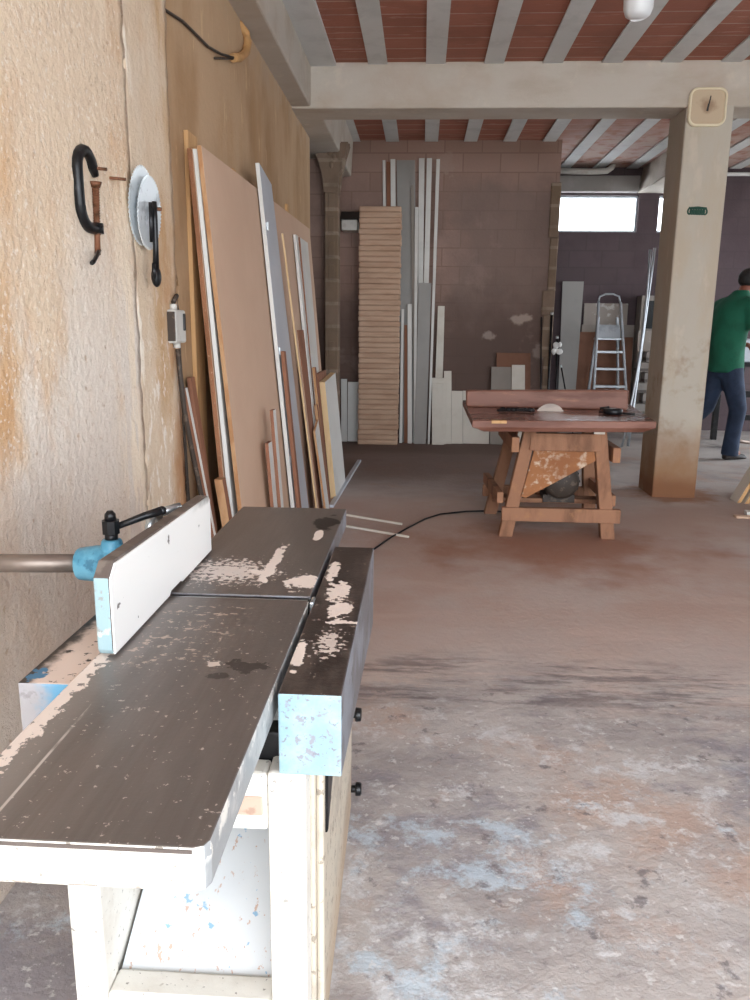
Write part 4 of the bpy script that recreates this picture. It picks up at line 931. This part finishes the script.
# feet and hands continue the same body
pts += [rt, lt]; rad += [.035, .035]; ed += [(17, 22), (20, 23)]
def hand(wi, wrist, dirv, side):
    b0 = len(pts); palm = wrist + dirv * .07; pts.append(palm); rad.append((.034)); ed.append((wi, b0))
    lat = dirv.cross(up).normalized() * side
    for k, (o, L_) in enumerate(((-.03, .07), (-.01, .08), (.01, .075), (.03, .06))):
        a = palm + lat * o + dirv * .03; c = a + dirv * L_ * .55 - up * .012; d = c + dirv * L_ * .35 - up * .03
        i = len(pts); pts.extend([a, c, d]); rad.extend([.010, .0095, .008]); ed.extend([(b0, i), (i, i + 1), (i + 1, i + 2)])
    a = wrist + dirv * .04 - lat * .035; c = a + dirv * .035 - lat * .02 - up * .01
    i = len(pts); pts.extend([a, c]); rad.extend([.012, .010]); ed.extend([(b0, i), (i, i + 1)])
hand(11, rw_, (fwd - up * .15).normalized(), 1); hand(14, lw, (fwd - up * .15).normalized(), -1)
body = skin('body', pts, ed, rad, 'skin', W)
# face details and hair
hr = MB()
hc = B_(.128, 0, 1.755)
Mx = Matrix((fwd, rgt, up)).transposed()
def ell(c, r, n1=20, n2=14, cut=None):
    vs = []; fs = []
    for j in range(n2 + 1):
        th = PI * j / n2
        for i in range(n1):
            ph = 2 * PI * i / n1
            q = Vector((r[0] * math.sin(th) * math.cos(ph), r[1] * math.sin(th) * math.sin(ph), r[2] * math.cos(th)))
            vs.append((q, c + Mx @ q))
    for j in range(n2):
        for i in range(n1):
            f = (j * n1 + i, (j + 1) * n1 + i, (j + 1) * n1 + (i + 1) % n1, j * n1 + (i + 1) % n1)
            if cut is None or all(cut(vs[k][0]) for k in f): fs.append(f)
    return [v[1] for v in vs], fs
vs, fs = ell(hc, (.108, .088, .098), 24, 16, lambda q: q.z > -.07 + max(0, q.x) * 1.25)
hr.add(vs, fs, True)
ho = hr.build('hair', 'hair', W); sd = ho.modifiers.new('thickness', 'SOLIDIFY'); sd.thickness = .012
for s_, nm in ((1, 'ear'), (-1, 'ear')):
    vs, fs = ell(B_(.12, .083 * s_, 1.715), (.016, .010, .03), 10, 8); MB().add(vs, fs, True).build(nm, 'skin', body)
for s_ in (1, -1):
    vs, fs = ell(B_(.215, .032 * s_, 1.735), (.008, .013, .008), 10, 8); MB().add(vs, fs, True).build('eye', 'white_plastic', body)
vs, fs = ell(B_(.215, 0, 1.665), (.008, .024, .006), 10, 8); MB().add(vs, fs, True).build('mouth', 'red_brown', body)
# T-shirt and jeans: lofted and fused, so they close round the body
def loft(m, rings, n=24):
    vs = []
    for (f, r0, z, a, b) in rings:
        for i in range(n):
            t = 2 * PI * i / n; vs.append(B_(f + b * math.sin(t), r0 + a * math.cos(t), z))
    k = len(rings)
    m.add(vs, [(j * n + i, j * n + (i + 1) % n, (j + 1) * n + (i + 1) % n, (j + 1) * n + i) for j in range(k - 1) for i in range(n)] + [tuple(range(n))[::-1], tuple(range((k - 1) * n, k * n))], True)
def fuse(o, vox, it=6):
    rm = o.modifiers.new('fuse', 'REMESH'); rm.mode = 'VOXEL'; rm.voxel_size = vox; rm.use_smooth_shade = True
    sm = o.modifiers.new('smooth', 'SMOOTH'); sm.iterations = it; sm.factor = .5
sh = MB()
loft(sh, [(-.035, 0, .86, .180, .150), (-.035, 0, .95, .178, .150), (-.045, 0, 1.08, .178, .145), (-.05, 0, 1.22, .195, .152), (-.04, 0, 1.36, .212, .158), (-.015, 0, 1.47, .212, .145), (.01, 0, 1.545, .175, .118), (.04, 0, 1.60, .10, .085), (.06, 0, 1.645, .068, .068)])
for sg in (1, -1):
    sh.tube([B_(0, .12 * sg, 1.50), B_(.01, .19 * sg, 1.485), B_(.01, .235 * sg, 1.41), B_(.02, .265 * sg, 1.285)], [.09, .092, .086, .082], 16)
fuse(sh.build('tshirt', 'shirt', W), .014)
jn = MB()
loft(jn, [(-.035, 0, .80, .165, .115), (-.035, 0, .88, .168, .128), (-.035, 0, 1.0, .160, .128)])
jn.tube([B_(-.035, .085, .90), B_(-.02, .095, .78), rk, B_(.045, .10, .26), B_(.03, .10, .04)], [.105, .104, .084, .076, .084], 18)
jn.tube([B_(-.04, -.085, .90), B_(-.07, -.09, .78), lk, B_(-.34, -.095, .36), B_(-.50, -.09, .22)], [.105, .102, .084, .074, .078], 18)
fuse(jn.build('jeans', 'jeans', W), .014)
def shoe(heel, d, tilt):
    d = d.normalized(); n_ = d.cross(up).normalized(); m = MB(); rows = []
    prof = [(-.07, .034, .085), (-.05, .040, .10), (0, .042, .10), (.06, .043, .078), (.12, .046, .06), (.17, .044, .05), (.205, .026, .036)]
    for (t, w_, h) in prof:
        c = heel + d * t + up * (tilt * (.2 - t))
        rows.append([c + n_ * w_ * x + up * z for (x, z) in ((-1, 0), (1, 0), (1.0, h * .55), (.55, h), (-.55, h), (-1.0, h * .55))])
    vs = [v for r_ in rows for v in r_]; fs = []
    for i in range(len(rows) - 1):
        for k_ in range(6): a, b2 = i * 6 + k_, i * 6 + (k_ + 1) % 6; fs.append((a, b2, b2 + 6, a + 6))
    fs += [tuple(range(6))[::-1], tuple(range(len(vs) - 6, len(vs)))]
    m.add(vs, fs, True); o = m.build('shoe', 'shoe', W); u = o.modifiers.new('sub', 'SUBSURF'); u.levels = 2; u.render_levels = 2
shoe(B_(.03, .10, .0), fwd, 0); shoe(B_(-.50, -.09, .02), fwd, .55)

# ------------------------------------------------------------------ machine in front of the worker, boards at the right edge
MC = thing('bench_machine', 'pale topped machine on dark legs at the right edge before the person', 'machine', (3.9, 9.1, 0))
box((3.44, 8.8, .93), (4.4, 9.5, 1.17)).build('body', 'blue_white', MC, .012)
box((3.42, 8.78, .88), (4.42, 9.52, .93)).build('bed', 'black_metal', MC, .006)
for (x, y) in ((3.46, 8.84), (4.34, 8.84), (3.46, 9.44), (4.34, 9.44)): box((x - .03, y - .03, 0), (x + .03, y + .03, .88)).build('leg', 'black_metal', MC, .004)
box((3.46, 8.82, .55), (4.34, 8.86, .62)).build('cross_rail', 'black_metal', MC, .004)
box((3.46, 8.82, .30), (4.34, 8.86, .36)).build('cross_rail', 'black_metal', MC, .004)
MB().tube([(3.44, 8.80, .78), (3.41, 8.78, .70), (3.44, 8.79, .62)], .014, 8).build('hook_handle', 'white_plastic', MC)
MB().tube([(3.44, 8.80, .50), (3.40, 8.78, .30), (3.42, 8.76, .14), (3.5, 8.75, .08), (3.6, 8.75, .07)], .022, 10).build('foot_pipe', 'grey_steel', MC)
RB = 'boards at the right edge'
def rboard(x, y0, y1, dx, z, th, label, mt):
    m = MB().hexa([(x, y0, 0), (x + th, y0, 0), (x + th, y1, 0), (x, y1, 0), (x + dx, y0, z), (x + dx + th, y0, z), (x + dx + th, y1, z), (x + dx, y1, z)], [1, 1, 1, 1, 1, 0])
    tag(m.build('leaning_panel', [mt, 'wood'], bevel=.002), label, 'board', RB)
rboard(2.40, 5.93, 6.08, .40, .85, .03, 'outer pale panel leaning at the right edge of the picture', 'cream_board')
rboard(2.445, 5.90, 6.05, .40, .85, .03, 'inner panel with pine edge behind the outer pale panel', 'cream_board')
CR = thing('crate', 'wooden crate behind the panels at the right edge', 'crate', (3.2, 6.2, 0))
for i in range(4):
    box((2.90, 5.85, .02 + i * .19), (2.92, 6.55, .18 + i * .19)).build('slat', 'wood', CR, .003)
for (x, y) in ((2.92, 5.87), (3.4, 5.87), (2.92, 6.49), (3.4, 6.49)): box((x, y, 0), (x + .04, y + .04, .78)).build('post', 'wood', CR, .003)
box((2.90, 5.85, .78), (3.46, 6.55, .81)).build('lid', 'wood', CR, .003)
tag(MB().hexa([(2.30, 5.50, 0), (2.40, 5.48, 0), (2.41, 5.55, 0), (2.31, 5.57, 0), (2.30, 5.50, .03), (2.40, 5.48, .03), (2.41, 5.55, .03), (2.31, 5.57, .03)]).build('wood_offcut', 'white_board', bevel=.003), 'small white offcut on the floor at the right edge', 'offcut')
tag(MB().hexa([(2.20, 5.42, 0), (2.34, 5.40, 0), (2.34, 5.46, 0), (2.20, 5.48, 0), (2.20, 5.42, .015), (2.34, 5.40, .015), (2.34, 5.46, .015), (2.20, 5.48, .015)]).build('wood_offcut', 'mdf', bevel=.003), 'flat brown offcut on the floor before the white one', 'offcut')
